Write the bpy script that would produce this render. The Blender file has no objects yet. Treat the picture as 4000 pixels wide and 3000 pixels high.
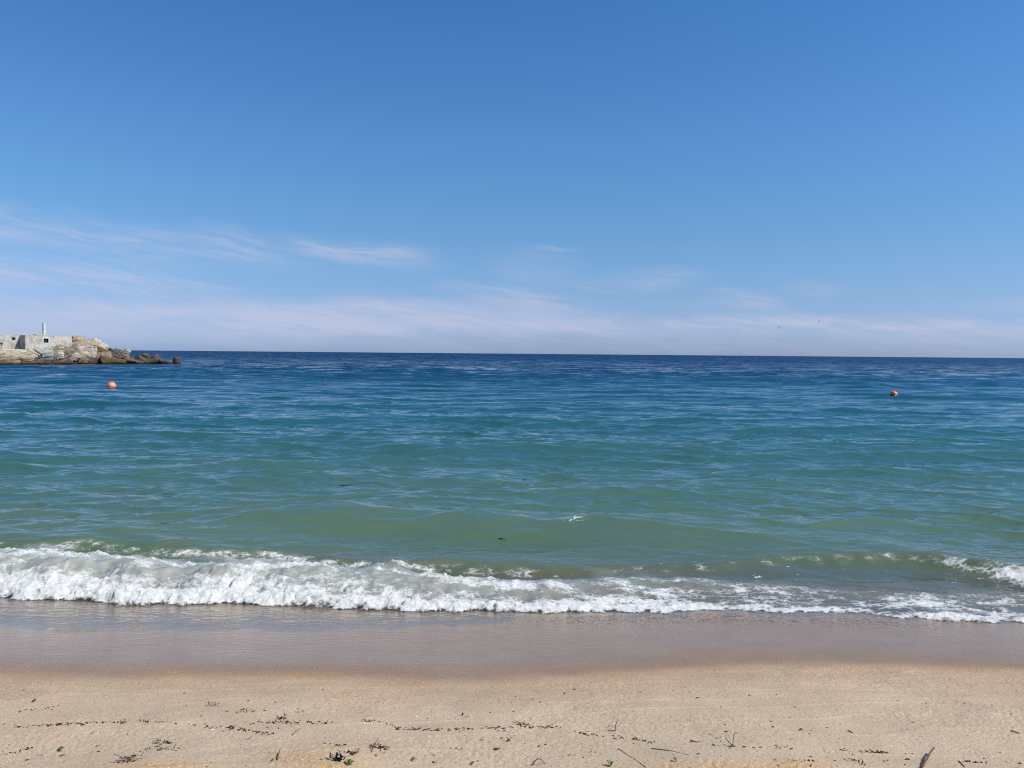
import bpy, bmesh, math, random
import numpy as np
from mathutils import Vector, Matrix, noise as mnoise

R = math.radians
S = bpy.context.scene
COL = S.collection
random.seed(7)

# ------------------------------------------------------------------ camera
CAM_H = 1.9
F = 3021.0                                   # focal length in pixels of the 4000 x 3000 frame
PITCH = 2.26
cam_d = bpy.data.cameras.new('camera')
cam = bpy.data.objects.new('camera', cam_d)
COL.objects.link(cam)
cam_d.sensor_width = 36.0
cam_d.lens = 36.0 * F / 4000.0
cam_d.clip_start = 0.05
cam_d.clip_end = 60000
CM = Matrix.Translation((0, 0, CAM_H)) @ Matrix.Rotation(R(90 - PITCH), 4, 'X') @ Matrix.Rotation(R(0.50), 4, 'Z')
cam.matrix_world = CM
S.camera = cam

# ------------------------------------------------------------------ light
SUN_EL, SUN_AZ = 46.0, 104.0                 # azimuth clockwise from +Y (camera heading)
S.view_settings.view_transform = 'Standard'
S.view_settings.look = 'None'
S.view_settings.exposure = 0.0
S.view_settings.gamma = 1.0
S.cycles.max_bounces = 8
S.cycles.transparent_max_bounces = 12
S.cycles.sample_clamp_indirect = 4.0
S.cycles.caustics_reflective = False
S.cycles.caustics_refractive = False
S.cycles.use_denoising = False               # keep the grain of sand and water
S.cycles.filter_width = 1.15

sun_d = bpy.data.lights.new('sun', 'SUN')
sun_d.energy = 4.2
sun_d.angle = R(0.53)
sun_d.color = (1.0, 0.955, 0.88)
sun = bpy.data.objects.new('sun', sun_d)
COL.objects.link(sun)
sdir = Vector((math.sin(R(SUN_AZ)) * math.cos(R(SUN_EL)), math.cos(R(SUN_AZ)) * math.cos(R(SUN_EL)), math.sin(R(SUN_EL))))
sun.rotation_euler = sdir.to_track_quat('Z', 'Y').to_euler()
sun.location = (0, 0, 30)


class NT:
    """tiny helper round a node tree"""
    def __init__(s, tree):
        s.t = tree
        tree.nodes.clear()

    def n(s, typ, _out=None, **kw):
        nd = s.t.nodes.new(typ)
        for k, v in kw.items():
            if k.startswith('i_'):
                key = k[2:].replace('_', ' ')
                nd.inputs[int(key) if key.isdigit() else key].default_value = v
            else:
                setattr(nd, k, v)
        return nd

    def l(s, a, b):
        s.t.links.new(a, b)

    def val(s, sock, v):
        if hasattr(v, 'is_output') or isinstance(v, bpy.types.NodeSocket):
            s.l(v, sock)
        else:
            sock.default_value = v

    def math(s, op, a, b=0.0, c=0.0, clamp=False):
        nd = s.t.nodes.new('ShaderNodeMath')
        nd.operation = op
        nd.use_clamp = clamp
        for i, v in enumerate((a, b, c)):
            s.val(nd.inputs[i], v)
        return nd.outputs[0]

    def vmath(s, op, a, b=(0, 0, 0), scale=None):
        nd = s.t.nodes.new('ShaderNodeVectorMath')
        nd.operation = op
        s.val(nd.inputs[0], a)
        s.val(nd.inputs[1], b)
        if scale is not None:
            s.val(nd.inputs['Scale'], scale)
        return nd.outputs['Value'] if op in ('LENGTH', 'DOT_PRODUCT', 'DISTANCE') else nd.outputs[0]

    def sstep(s, v, a, b, lo=0.0, hi=1.0):
        nd = s.t.nodes.new('ShaderNodeMapRange')
        nd.interpolation_type = 'SMOOTHSTEP'
        s.val(nd.inputs[0], v)
        for i, q in enumerate((a, b, lo, hi)):
            s.val(nd.inputs[i + 1], q)
        return nd.outputs[0]

    def lin(s, v, a, b, lo=0.0, hi=1.0):
        nd = s.t.nodes.new('ShaderNodeMapRange')
        s.val(nd.inputs[0], v)
        for i, q in enumerate((a, b, lo, hi)):
            s.val(nd.inputs[i + 1], q)
        return nd.outputs[0]

    def mix(s, f, a, b, blend='MIX'):
        nd = s.t.nodes.new('ShaderNodeMix')
        nd.data_type = 'RGBA'
        nd.blend_type = blend
        s.val(nd.inputs[0], f)
        for i, v in ((6, a), (7, b)):
            s.val(nd.inputs[i], (*v, 1.0) if isinstance(v, tuple) and len(v) == 3 else v)
        return nd.outputs[2]

    def noise(s, vec, scale, detail=2.0, rough=0.5, dist=0.0, out=0):
        nd = s.t.nodes.new('ShaderNodeTexNoise')
        s.val(nd.inputs['Vector'], vec)
        nd.inputs['Scale'].default_value = scale
        nd.inputs['Detail'].default_value = detail
        nd.inputs['Roughness'].default_value = rough
        nd.inputs['Distortion'].default_value = dist
        return nd.outputs[out]

    def attr(s, name):
        nd = s.t.nodes.new('ShaderNodeAttribute')
        nd.attribute_name = name
        return nd.outputs['Fac']

    def scalevec(s, v, sc):
        return s.vmath('MULTIPLY', v, sc)


# ------------------------------------------------------------------ world: sky with thin cirrus
W = bpy.data.worlds.new('World')
S.world = W
W.use_nodes = True
w = NT(W.node_tree)
sky = w.n('ShaderNodeTexSky', sky_type='NISHITA', sun_disc=False, sun_elevation=R(SUN_EL), sun_rotation=R(SUN_AZ),
          altitude=0.0, air_density=1.0, dust_density=0.6, ozone_density=3.0)
tc = w.n('ShaderNodeTexCoord')
sep = w.n('ShaderNodeSeparateXYZ')
w.l(tc.outputs['Generated'], sep.inputs[0])
az = w.math('ARCTAN2', sep.outputs[0], sep.outputs[1])
el = w.math('ARCSINE', sep.outputs[2])
comb = w.n('ShaderNodeCombineXYZ')
w.l(az, comb.inputs[0])
w.l(el, comb.inputs[1])
ae = comb.outputs[0]


def pix_ae(px, py):
    d = CM.to_3x3() @ Vector(((px - 2000) / F, -(py - 1500) / F, -1)).normalized()
    return math.atan2(d.x, d.y), math.asin(max(-1, min(1, d.z)))


# warped coordinates for wispy fibres
warp = w.vmath('SCALE', w.vmath('SUBTRACT', w.noise(w.scalevec(ae, (5, 16, 1)), 1.0, 3.0, 0.6, out=1), (0.5, 0.5, 0.5)), scale=1.0)
aew = w.vmath('ADD', ae, w.vmath('MULTIPLY', warp, (0.10, 0.030, 0)))
fib_rot = w.n('ShaderNodeMapping')
fib_rot.inputs['Rotation'].default_value = (0, 0, R(9))
w.l(aew, fib_rot.inputs['Vector'])
fib = w.noise(w.scalevec(fib_rot.outputs[0], (10, 120, 1)), 1.0, 7.0, 0.66, 0.5)
fib2 = w.noise(w.scalevec(aew, (7, 30, 1)), 1.0, 4.0, 0.55, 0.3)
fibre = w.sstep(w.math('ADD', w.math('MULTIPLY', fib, 0.55), w.math('MULTIPLY', fib2, 0.45)), 0.39, 0.62)
# cirrus patches: photo box (x0, y0, x1, y1), tilt in degrees (down to the right = negative), strength, softness
CLOUDS = [
    (-500, 830, 1150, 1010, -5, 0.50), (700, 880, 1130, 1010, -14, 0.42), (1040, 930, 1760, 1040, -6, 0.60),
    (-400, 1010, 800, 1130, -3, 0.62), (-900, 1140, 2500, 1290, -1.5, 0.30), (1650, 1110, 2380, 1215, -6, 0.60),
    (1250, 1145, 1800, 1235, -2, 0.35), (1980, 955, 2300, 985, -2, 0.42), (1880, 970, 2300, 1130, -8, 0.22),
    (2200, 1045, 2740, 1150, 4, 0.38), (2700, 1130, 3090, 1215, -5, 0.42), (3040, 1080, 3300, 1170, 0, 0.24),
    (2200, 1225, 4400, 1300, -0.5, 0.42), (3800, 1170, 4600, 1215, 0, 0.35), (700, 1110, 960, 1140, -4, 0.25),
    (-1500, 1180, 5500, 1420, 0, 0.22),
]
tot = None
for x0, y0, x1, y1, rot, st in CLOUDS:
    a0, e0 = pix_ae((x0 + x1) / 2, (y0 + y1) / 2)
    mp = w.n('ShaderNodeMapping', vector_type='TEXTURE')
    mp.inputs['Location'].default_value = (a0, e0, 0)
    mp.inputs['Rotation'].default_value = (0, 0, R(rot))
    mp.inputs['Scale'].default_value = ((x1 - x0) / 2 / F * 1.15, (y1 - y0) / 2 / F * 1.25, 1)
    w.l(aew, mp.inputs['Vector'])
    m = w.sstep(w.vmath('LENGTH', mp.outputs[0]), 1.0, 0.1, 0.0, st)
    tot = m if tot is None else w.math('ADD', tot, m)
tot = w.math('MULTIPLY', tot, w.math('ADD', w.math('MULTIPLY', fibre, 0.85), 0.22))
# low, soft, nearly unbroken veil of thin cloud above the horizon
for x0, y0, x1, y1, rot, st in ((-1600, 1150, 1500, 1330, -0.5, 0.36), (700, 1165, 2700, 1320, -1.2, 0.36), (1900, 1235, 4700, 1340, -0.6, 0.20)):
    a0, e0 = pix_ae((x0 + x1) / 2, (y0 + y1) / 2)
    mp = w.n('ShaderNodeMapping', vector_type='TEXTURE')
    mp.inputs['Location'].default_value = (a0, e0, 0)
    mp.inputs['Rotation'].default_value = (0, 0, R(rot))
    mp.inputs['Scale'].default_value = ((x1 - x0) / 2 / F * 1.1, (y1 - y0) / 2 / F, 1)
    w.l(aew, mp.inputs['Vector'])
    m = w.sstep(w.vmath('LENGTH', mp.outputs[0]), 1.0, 0.35, 0.0, st)
    tot = w.math('ADD', tot, w.math('MULTIPLY', m, w.math('ADD', 0.72, w.math('MULTIPLY', fib2, 0.5))))
tot = w.math('MINIMUM', tot, 0.72)
# short faint vapour trail
a0, e0 = pix_ae(526, 1044)
mp = w.n('ShaderNodeMapping', vector_type='TEXTURE')
mp.inputs['Location'].default_value = (a0, e0, 0)
mp.inputs['Scale'].default_value = (2.2 / F, 24 / F, 1)
w.l(ae, mp.inputs['Vector'])
tot = w.math('ADD', tot, w.sstep(w.vmath('LENGTH', mp.outputs[0]), 1.0, 0.2, 0.0, 0.25))
gr = w.n('ShaderNodeValToRGB')
ge = gr.color_ramp.elements
gst = [(0.0, (0.72, 0.96, 1.75)), (0.03, (0.60, 0.825, 1.52)), (0.07, (0.645, 0.845, 1.27)), (0.135, (0.615, 0.905, 1.21)), (0.20, (0.607, 0.965, 1.25)), (0.26, (0.60, 0.98, 1.34)), (0.44, (0.44, 0.95, 1.39)), (0.56, (0.74, 0.95, 1.12)), (0.78, (0.92, 0.97, 1.0))]
while len(ge) < len(gst):
    ge.new(0.5)
for q_, (ps_, c_) in zip(ge, gst):
    q_.position = ps_
    q_.color = (*(v / 1.8 for v in c_), 1)
w.l(sep.outputs[2], gr.inputs[0])
skyc = w.vmath('SCALE', w.mix(1.0, sky.outputs[0], gr.outputs[0], 'MULTIPLY'), scale=1.8)
cl = w.mix(tot, skyc, (5.5, 5.8, 7.5))
bg = w.n('ShaderNodeBackground')
bg.inputs['Strength'].default_value = 0.1
w.l(cl, bg.inputs[0])
wo = w.n('ShaderNodeOutputWorld')
w.l(bg.outputs[0], wo.inputs[0])


# ------------------------------------------------------------------ helpers
def ray(px, py):
    return CM.to_3x3() @ Vector(((px - 2000) / F, -(py - 1500) / F, -1))


def at_z(px, py, z):
    d = ray(px, py)
    t = (z - CAM_H) / d.z
    return Vector((d.x * t, d.y * t, z))


def at_y(px, py, y):
    d = ray(px, py)
    t = y / d.y
    return Vector((d.x * t, y, CAM_H + d.z * t))


def srgb(r, g, b):
    f = lambda c: c / 12.92 if c <= 0.04045 else ((c + 0.055) / 1.055) ** 2.4
    return tuple(f(c / 255.0) for c in (r, g, b))


def smooth(a, b, x):
    t = np.clip((x - a) / (b - a), 0, 1)
    return t * t * (3 - 2 * t)


_rg = np.random.default_rng(11)
_GA = _rg.uniform(0, 2 * np.pi, 4096)
_GX, _GY = np.cos(_GA), np.sin(_GA)
_PERM = _rg.permutation(4096)


def _h(ix, iy, seed):
    return _PERM[(_PERM[(ix + seed * 131) & 4095] + iy) & 4095]


def perlin(x, y, seed=0):
    ix, iy = np.floor(x).astype(np.int64), np.floor(y).astype(np.int64)
    fx, fy = x - ix, y - iy
    u = fx * fx * fx * (fx * (fx * 6 - 15) + 10)
    v = fy * fy * fy * (fy * (fy * 6 - 15) + 10)

    def g(i, j):
        h = _h(ix + i, iy + j, seed)
        return _GX[h] * (fx - i) + _GY[h] * (fy - j)
    a = g(0, 0) + u * (g(1, 0) - g(0, 0))
    b = g(0, 1) + u * (g(1, 1) - g(0, 1))
    return (a + v * (b - a)) * 1.5


def fbm(x, y, seed=0, octv=4, gain=0.5):
    o, amp, tot_ = 0.0, 1.0, 0.0
    for k in range(octv):
        o = o + amp * perlin(x * 2 ** k, y * 2 ** k, seed + k)
        tot_ += amp
        amp *= gain
    return o / tot_


def tag(o, label=None, cat=None, group=None, kind=None):
    if label:
        o['label'] = label
    if cat:
        o['category'] = cat
    if group:
        o['group'] = group
    if kind:
        o['kind'] = kind
    return o


def empty(name, loc=(0, 0, 0), rz=0.0):
    o = bpy.data.objects.new(name, None)
    COL.objects.link(o)
    o.location = loc
    o.rotation_euler = (0, 0, rz)
    o.empty_display_size = 0.1
    return o


def link_mesh(name, me, mat, parent=None, smooth_=False):
    o = bpy.data.objects.new(name, me)
    COL.objects.link(o)
    if mat:
        me.materials.append(mat)
    if parent:
        o.parent = parent
    if smooth_:
        me.polygons.foreach_set('use_smooth', np.ones(len(me.polygons), dtype=bool))
    return o


def bm_obj(name, bm, mat, parent=None, smooth_=False):
    me = bpy.data.meshes.new(name)
    bmesh.ops.recalc_face_normals(bm, faces=bm.faces[:])
    bm.to_mesh(me)
    bm.free()
    return link_mesh(name, me, mat, parent, smooth_)


def np_mesh(name, V, Q, mat, attrs=None):
    me = bpy.data.meshes.new(name)
    me.vertices.add(len(V))
    me.vertices.foreach_set('co', np.ascontiguousarray(V, dtype=np.float32).ravel())
    n = len(Q)
    me.loops.add(n * 4)
    me.loops.foreach_set('vertex_index', np.ascontiguousarray(Q, dtype=np.int32).ravel())
    me.polygons.add(n)
    me.polygons.foreach_set('loop_start', np.arange(0, n * 4, 4, dtype=np.int32))
    me.polygons.foreach_set('use_smooth', np.ones(n, dtype=bool))
    for k, v in (attrs or {}).items():
        a = me.attributes.new(k, 'FLOAT', 'POINT')
        a.data.foreach_set('value', np.ascontiguousarray(v, dtype=np.float32).ravel())
    me.update(calc_edges=True)
    me.validate()
    return link_mesh(name, me, mat)


def material(name):
    m = bpy.data.materials.new(name)
    m.use_nodes = True
    t = NT(m.node_tree)
    out = t.n('ShaderNodeOutputMaterial')
    return m, t, out


def simple_mat(name, col, rough=0.7, var=0.25, scale=20.0, bump=0.0, spec=0.4, coords='Object', detail=4.0):
    m, t, out = material(name)
    p = t.n('ShaderNodeBsdfPrincipled')
    tcn = t.n('ShaderNodeTexCoord').outputs[coords]
    nz = t.noise(tcn, scale, detail, 0.6)
    c = t.mix(t.sstep(nz, 0.3, 0.7), tuple(v * (1 - var) for v in col), tuple(min(1, v * (1 + var)) for v in col))
    t.l(c, p.inputs['Base Color'])
    p.inputs['Roughness'].default_value = rough
    p.inputs['Specular IOR Level'].default_value = spec
    if bump:
        b = t.n('ShaderNodeBump')
        b.inputs['Strength'].default_value = bump
        b.inputs['Distance'].default_value = 0.02
        t.l(t.noise(tcn, scale * 2.3, detail, 0.6), b.inputs['Height'])
        t.l(b.outputs[0], p.inputs['Normal'])
    t.l(p.outputs[0], out.inputs[0])
    return m


# ------------------------------------------------------------------ beach: traced lines as world curves
def curve(pts, z, soft=0.10):
    P = sorted((at_z(px, py, z).x, at_z(px, py, z).y) for px, py in pts)
    xs, ys = np.array([p[0] for p in P]), np.array([p[1] for p in P])
    xd = np.arange(xs[0] - 3, xs[-1] + 3, 0.01)
    kn = np.exp(-0.5 * (np.arange(-150, 151) * 0.01 / soft) ** 2)
    yd = np.convolve(np.pad(np.interp(xd, xs, ys), 150, 'edge'), kn / kn.sum(), 'valid')
    return lambda x: np.interp(x, xd, yd)


WET = curve([(0, 2623), (158, 2636), (380, 2649), (500, 2647), (601, 2633), (696, 2620), (823, 2631), (1139, 2633), (1400, 2642),
             (1616, 2657), (1870, 2660), (2060, 2640), (2313, 2620), (2566, 2600), (2727, 2578), (2916, 2561), (3170, 2550),
             (3486, 2560), (3740, 2575), (4000, 2583)], 0.285)
FRONT = curve([(0, 2300), (60, 2310), (127, 2323), (230, 2328), (380, 2327), (500, 2347), (660, 2350), (760, 2341), (900, 2345),
               (1100, 2350), (1265, 2360), (1400, 2360), (1553, 2376), (1743, 2379), (1857, 2379), (1984, 2385), (2123, 2376),
               (2250, 2385), (2376, 2379), (2566, 2373), (2790, 2362), (2916, 2373), (3043, 2379), (3233, 2382), (3423, 2395),
               (3550, 2411), (3676, 2427), (3866, 2430), (4000, 2427)], 0.10)
BACK = curve([(0, 2120), (158, 2112), (380, 2125), (600, 2140), (886, 2145), (1108, 2155), (1266, 2160), (1400, 2178), (1521, 2166),
              (1648, 2195), (1806, 2208), (1996, 2225), (2123, 2225), (2376, 2200), (2700, 2195), (3000, 2215), (3300, 2240),
              (3600, 2260), (4000, 2250)], 0.19)
CREST = curve([(-300, 2080), (0, 2085), (380, 2090), (570, 2100), (880, 2110), (1100, 2120), (1400, 2140), (1700, 2158), (2000, 2172),
               (2300, 2170), (2600, 2165), (2900, 2150), (3200, 2132), (3423, 2132), (3600, 2140), (3740, 2160), (3850, 2180), (4000, 2210), (4300, 2240)], 0.16, 0.2)


def px_of(x, y):
    return 2000 + F * x / y


KY = np.array([-30, 0.0, 1.0, 2.0, 2.8, 3.5, 4.2, 5.0, 5.5, 6.0, 7.0, 8.0, 12, 30, 80, 300, 9000.0])
KZ = np.array([0.95, 0.72, 0.64, 0.55, 0.45, 0.335, 0.225, 0.115, 0.06, 0.0, -0.12, -0.25, -0.7, -2.4, -5.0, -9, -30.0])
_yy = np.linspace(-30, 60, 9001)
_zz = np.interp(_yy, KY, KZ)
_k = np.ones(61) / 61
_zz = np.convolve(np.pad(_zz, 30, 'edge'), _k, 'valid')


def sand_base(x, y):
    z = np.where(y < 60, np.interp(y, _yy, _zz), np.interp(y, KY, KZ))
    near = 1 - smooth(7, 14, y)
    z = z + near * 0.014 * perlin(x * 0.55 + 3.3, y * 0.8 + 1.7, 3)
    dry = 1 - smooth(-0.25, 0.05, y - WET(x))
    z = z + dry * (0.012 * perlin(x * 1.7, y * 2.3, 5) + 0.004 * perlin(x * 6, y * 7, 6))
    # two low mounds of coarse shelly sand at the bottom of the view
    for px, py, r, hh in ((1240, 2985, 0.20, 0.030), (2890, 3010, 0.26, 0.022), (560, 3030, 0.25, 0.02)):
        c = at_z(px, py, 0.47)
        z = z + hh * np.exp(-((x - c.x) ** 2 * 0.5 + (y - c.y) ** 2 * 2.0) / r ** 2)
    return z


def sand_pt(px, py):
    z = 0.45
    for _ in range(12):
        p = at_z(px, py, z)
        z = float(sand_base(np.array([p.x]), np.array([p.y]))[0])
    return at_z(px, py, z)


def col_u(core, step, far, n):
    c = np.arange(-core, core + 1e-6, step)
    g = core + (far - core) * (np.linspace(0, 1, n + 1)[1:]) ** 1.8
    return np.concatenate([-g[::-1], c, g])


def grid_quads(nr, nc):
    i = np.arange(nr - 1)[:, None] * nc + np.arange(nc - 1)[None, :]
    return np.stack([i, i + 1, i + nc + 1, i + nc], -1).reshape(-1, 4)


# ---- beach mesh
def build_beach():
    u = col_u(0.78, 0.0018, 3.2, 70)
    ys = np.concatenate([np.linspace(-14, 1.6, 40)[:-1], np.linspace(1.6, 2.5, 40)[:-1], np.arange(2.5, 4.8, 0.0055), np.arange(4.8, 9, 0.02), np.geomspace(9, 120, 60)])
    U, Y = np.meshgrid(u, ys)
    X = U * np.maximum(Y + 0.6, 6.0 - 0.0 * Y) if False else U * (np.where(Y < 2.0, 2.0, Y) + 0.4)
    Z = sand_base(X, Y)
    wetd = Y - WET(X)
    dry = 1 - smooth(-0.16, 0.02, wetd)
    # grain clods, small drag marks and pits of the dry sand
    lump = fbm(X * 24, Y * 28, 21, 3, 0.6)
    patch = smooth(-0.25, 0.35, perlin(X * 1.3, Y * 1.9, 31))
    Z = Z + dry * (0.0027 * lump * (0.45 + 0.9 * patch) + 0.0018 * perlin(X * 70, Y * 75, 25) * (0.6 + 0.8 * patch))
    ridg = 1 - np.abs(perlin(X * 0.9 + 0.4 * Y, Y * 5.5 + 0.25 * perlin(X * 2, Y * 2, 8), 9))
    Z = Z + dry * 0.004 * smooth(0.86, 1.0, ridg)
    Z = Z + (1 - dry) * 0.0007 * perlin(X * 9, Y * 40, 41)
    wet = smooth(-0.15, 0.11, wetd + 0.03 * fbm(X * 5, Y * 9, 51, 3))
    sheen = smooth(0.0, 0.5, wetd + 0.12 * fbm(X * 1.3, Y * 3, 57, 3)) * (0.75 + 0.25 * smooth(0.5, -1.5, X))
    damp = smooth(-0.75, 0.1, wetd + 0.10 * fbm(X * 2.2, Y * 3, 55, 3))
    coarse = np.zeros_like(X)
    for px, py, rx, ry in ((1240, 2975, 0.17, 0.11), (2880, 3000, 0.36, 0.07), (560, 2990, 0.20, 0.04), (690, 2625, 0.10, 0.04), (1180, 2632, 0.14, 0.03), (3100, 2990, 0.2, 0.05)):
        c = sand_pt(px, py)
        coarse = np.maximum(coarse, np.exp(-((X - c.x) / rx) ** 2 - ((Y - c.y) / ry) ** 2))
    coarse = np.clip(coarse * (0.7 + 0.9 * fbm(X * 12, Y * 12, 61, 3)), 0, 1)
    # golden shell sand stirred up in streaks under the backwash, and a band of dark grit by the foam on the right
    for x0, y0, x1, y1, th in ((100, 2402, 335, 2366, 0.030), (250, 2424, 470, 2378, 0.035), (90, 2466, 250, 2442, 0.022), (440, 2480, 640, 2452, 0.025), (545, 2480, 720, 2428, 0.02),
                               (735, 2448, 790, 2440, 0.025), (1090, 2412, 1250, 2386, 0.035), (1340, 2402, 1440, 2388, 0.045), (1520, 2430, 1570, 2420, 0.02), (1820, 2474, 1870, 2470, 0.02), (0, 2380, 40, 2372, 0.03), (700, 2400, 900, 2388, 0.03), (1000, 2440, 1200, 2425, 0.02)):
        a_, b_ = at_z(x0, y0, 0.10), at_z(x1, y1, 0.10)
        tx = np.clip((X - a_.x) / (b_.x - a_.x), 0, 1)
        yc_ = a_.y + (b_.y - a_.y) * tx ** 1.3
        ends = np.exp(-(np.maximum(0, np.maximum(a_.x - X, X - b_.x)) / 0.06) ** 2)
        coarse = np.maximum(coarse, ends * np.exp(-((Y - yc_) / th) ** 2) * np.clip(0.75 + 0.8 * fbm(X * 18, Y * 22, 63, 2), 0, 1.1))
    fr_ = FRONT(X)
    grit = np.exp(-np.abs((Y - fr_ + 0.20 + 0.07 * perlin(X * 1.6, X * 0, 68)) / 0.20) ** 2.5) * smooth(-0.6, 0.5, X) * (1 - smooth(2.5, 3.2, X)) * np.clip(0.72 + 1.2 * fbm(X * 8, Y * 20, 66, 3), 0, 1)
    grit = np.maximum(grit, 0.55 * np.exp(-((Y - fr_ + 0.10) / 0.12) ** 2) * np.clip(0.3 + 1.1 * fbm(X * 9, Y * 26, 67, 3), 0, 1) * (1 - smooth(3.0, 3.4, X)))
    Z = Z + 0.004 * coarse * perlin(X * 60, Y * 60, 62)
    V = np.stack([X, Y, Z], -1).reshape(-1, 3)
    return V, grid_quads(*X.shape), dict(sheen=sheen, wet=wet, damp=damp, coarse=coarse, grit=grit)


def beach_mat():
    m, t, out = material('beach_sand')
    pos = t.n('ShaderNodeNewGeometry').outputs['Position']
    wet, damp, coarse = t.attr('wet'), t.attr('damp'), t.attr('coarse')
    g1 = t.noise(pos, 420, 2, 0.7)
    g2 = t.noise(pos, 95, 3, 0.6)
    g3 = t.noise(t.scalevec(pos, (1, 1.8, 1)), 3.2, 4, 0.55)
    c = t.mix(t.sstep(g1, 0.32, 0.68), srgb(160, 139, 117), srgb(233, 210, 183))
    c = t.mix(t.math('MULTIPLY', t.sstep(g2, 0.35, 0.7), 0.35), c, srgb(210, 186, 148))
    c = t.mix(t.sstep(g3, 0.35, 0.65, 0.0, 0.30), c, srgb(176, 154, 124))
    # scattered dark and pale grains
    vo = t.n('ShaderNodeTexVoronoi')
    vo.inputs['Scale'].default_value = 130
    t.l(pos, vo.inputs['Vector'])
    sepc = t.n('ShaderNodeSeparateColor')
    t.l(vo.outputs['Color'], sepc.inputs[0])
    spk = t.math('MULTIPLY', t.math('GREATER_THAN', sepc.outputs[0], 0.93), t.math('LESS_THAN', vo.outputs['Distance'], 0.42))
    c = t.mix(t.math('MULTIPLY', spk, 0.6), c, srgb(96, 78, 60))
    spk2 = t.math('MULTIPLY', t.math('GREATER_THAN', sepc.outputs[1], 0.975), t.math('LESS_THAN', vo.outputs['Distance'], 0.35))
    c = t.mix(t.math('MULTIPLY', spk2, 0.8), c, srgb(235, 225, 208))
    cc = t.mix(t.sstep(t.noise(pos, 170, 2, 0.7), 0.35, 0.65), srgb(160, 112, 66), srgb(232, 196, 140))
    c = t.mix(t.math('MULTIPLY', coarse, 0.75), c, cc)
    c = t.mix(t.math('MULTIPLY', damp, 0.42), c, t.mix(1.0, c, srgb(204, 178, 150), 'MULTIPLY'))
    wc = t.mix(1.0, c, srgb(211, 200, 188), 'MULTIPLY')
    c = t.mix(wet, c, wc)
    c = t.mix(t.math('MULTIPLY', t.math('MULTIPLY', coarse, wet), 0.85), c, t.mix(1.0, cc, srgb(238, 228, 210), 'MULTIPLY'))
    gcol = t.mix(t.sstep(t.noise(t.scalevec(pos, (1, 0.6, 1)), 42, 2, 0.6), 0.46, 0.54), srgb(62, 46, 32), srgb(176, 136, 92))
    c = t.mix(t.math('MULTIPLY', t.attr('grit'), 0.75), c, gcol)
    p = t.n('ShaderNodeBsdfPrincipled')
    t.l(c, p.inputs['Base Color'])
    t.l(t.math('SUBTRACT', t.lin(wet, 0, 1, 0.85, 0.34), t.math('MULTIPLY', t.attr('sheen'), 0.23)), p.inputs['Roughness'])
    t.l(t.math('ADD', t.lin(wet, 0, 1, 0.2, 0.28), t.math('MULTIPLY', t.math('SUBTRACT', t.attr('sheen'), t.attr('grit')), 0.17)), p.inputs['Specular IOR Level'])
    b = t.n('ShaderNodeBump')
    b.inputs['Distance'].default_value = 0.004
    t.l(t.math('SUBTRACT', t.lin(wet, 0, 1, 0.6, 0.24), t.math('MULTIPLY', t.attr('sheen'), 0.14)), b.inputs['Strength'])
    t.l(t.math('ADD', g1, t.math('MULTIPLY', g2, 1.2)), b.inputs['Height'])
    t.l(b.outputs[0], p.inputs['Normal'])
    t.l(p.outputs[0], out.inputs[0])
    return m


V, Q, A = build_beach()
tag(np_mesh('beach', V, Q, beach_mat(), A), 'pale sand beach sloping down to a wet strip at the surf', kind='structure')


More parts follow.
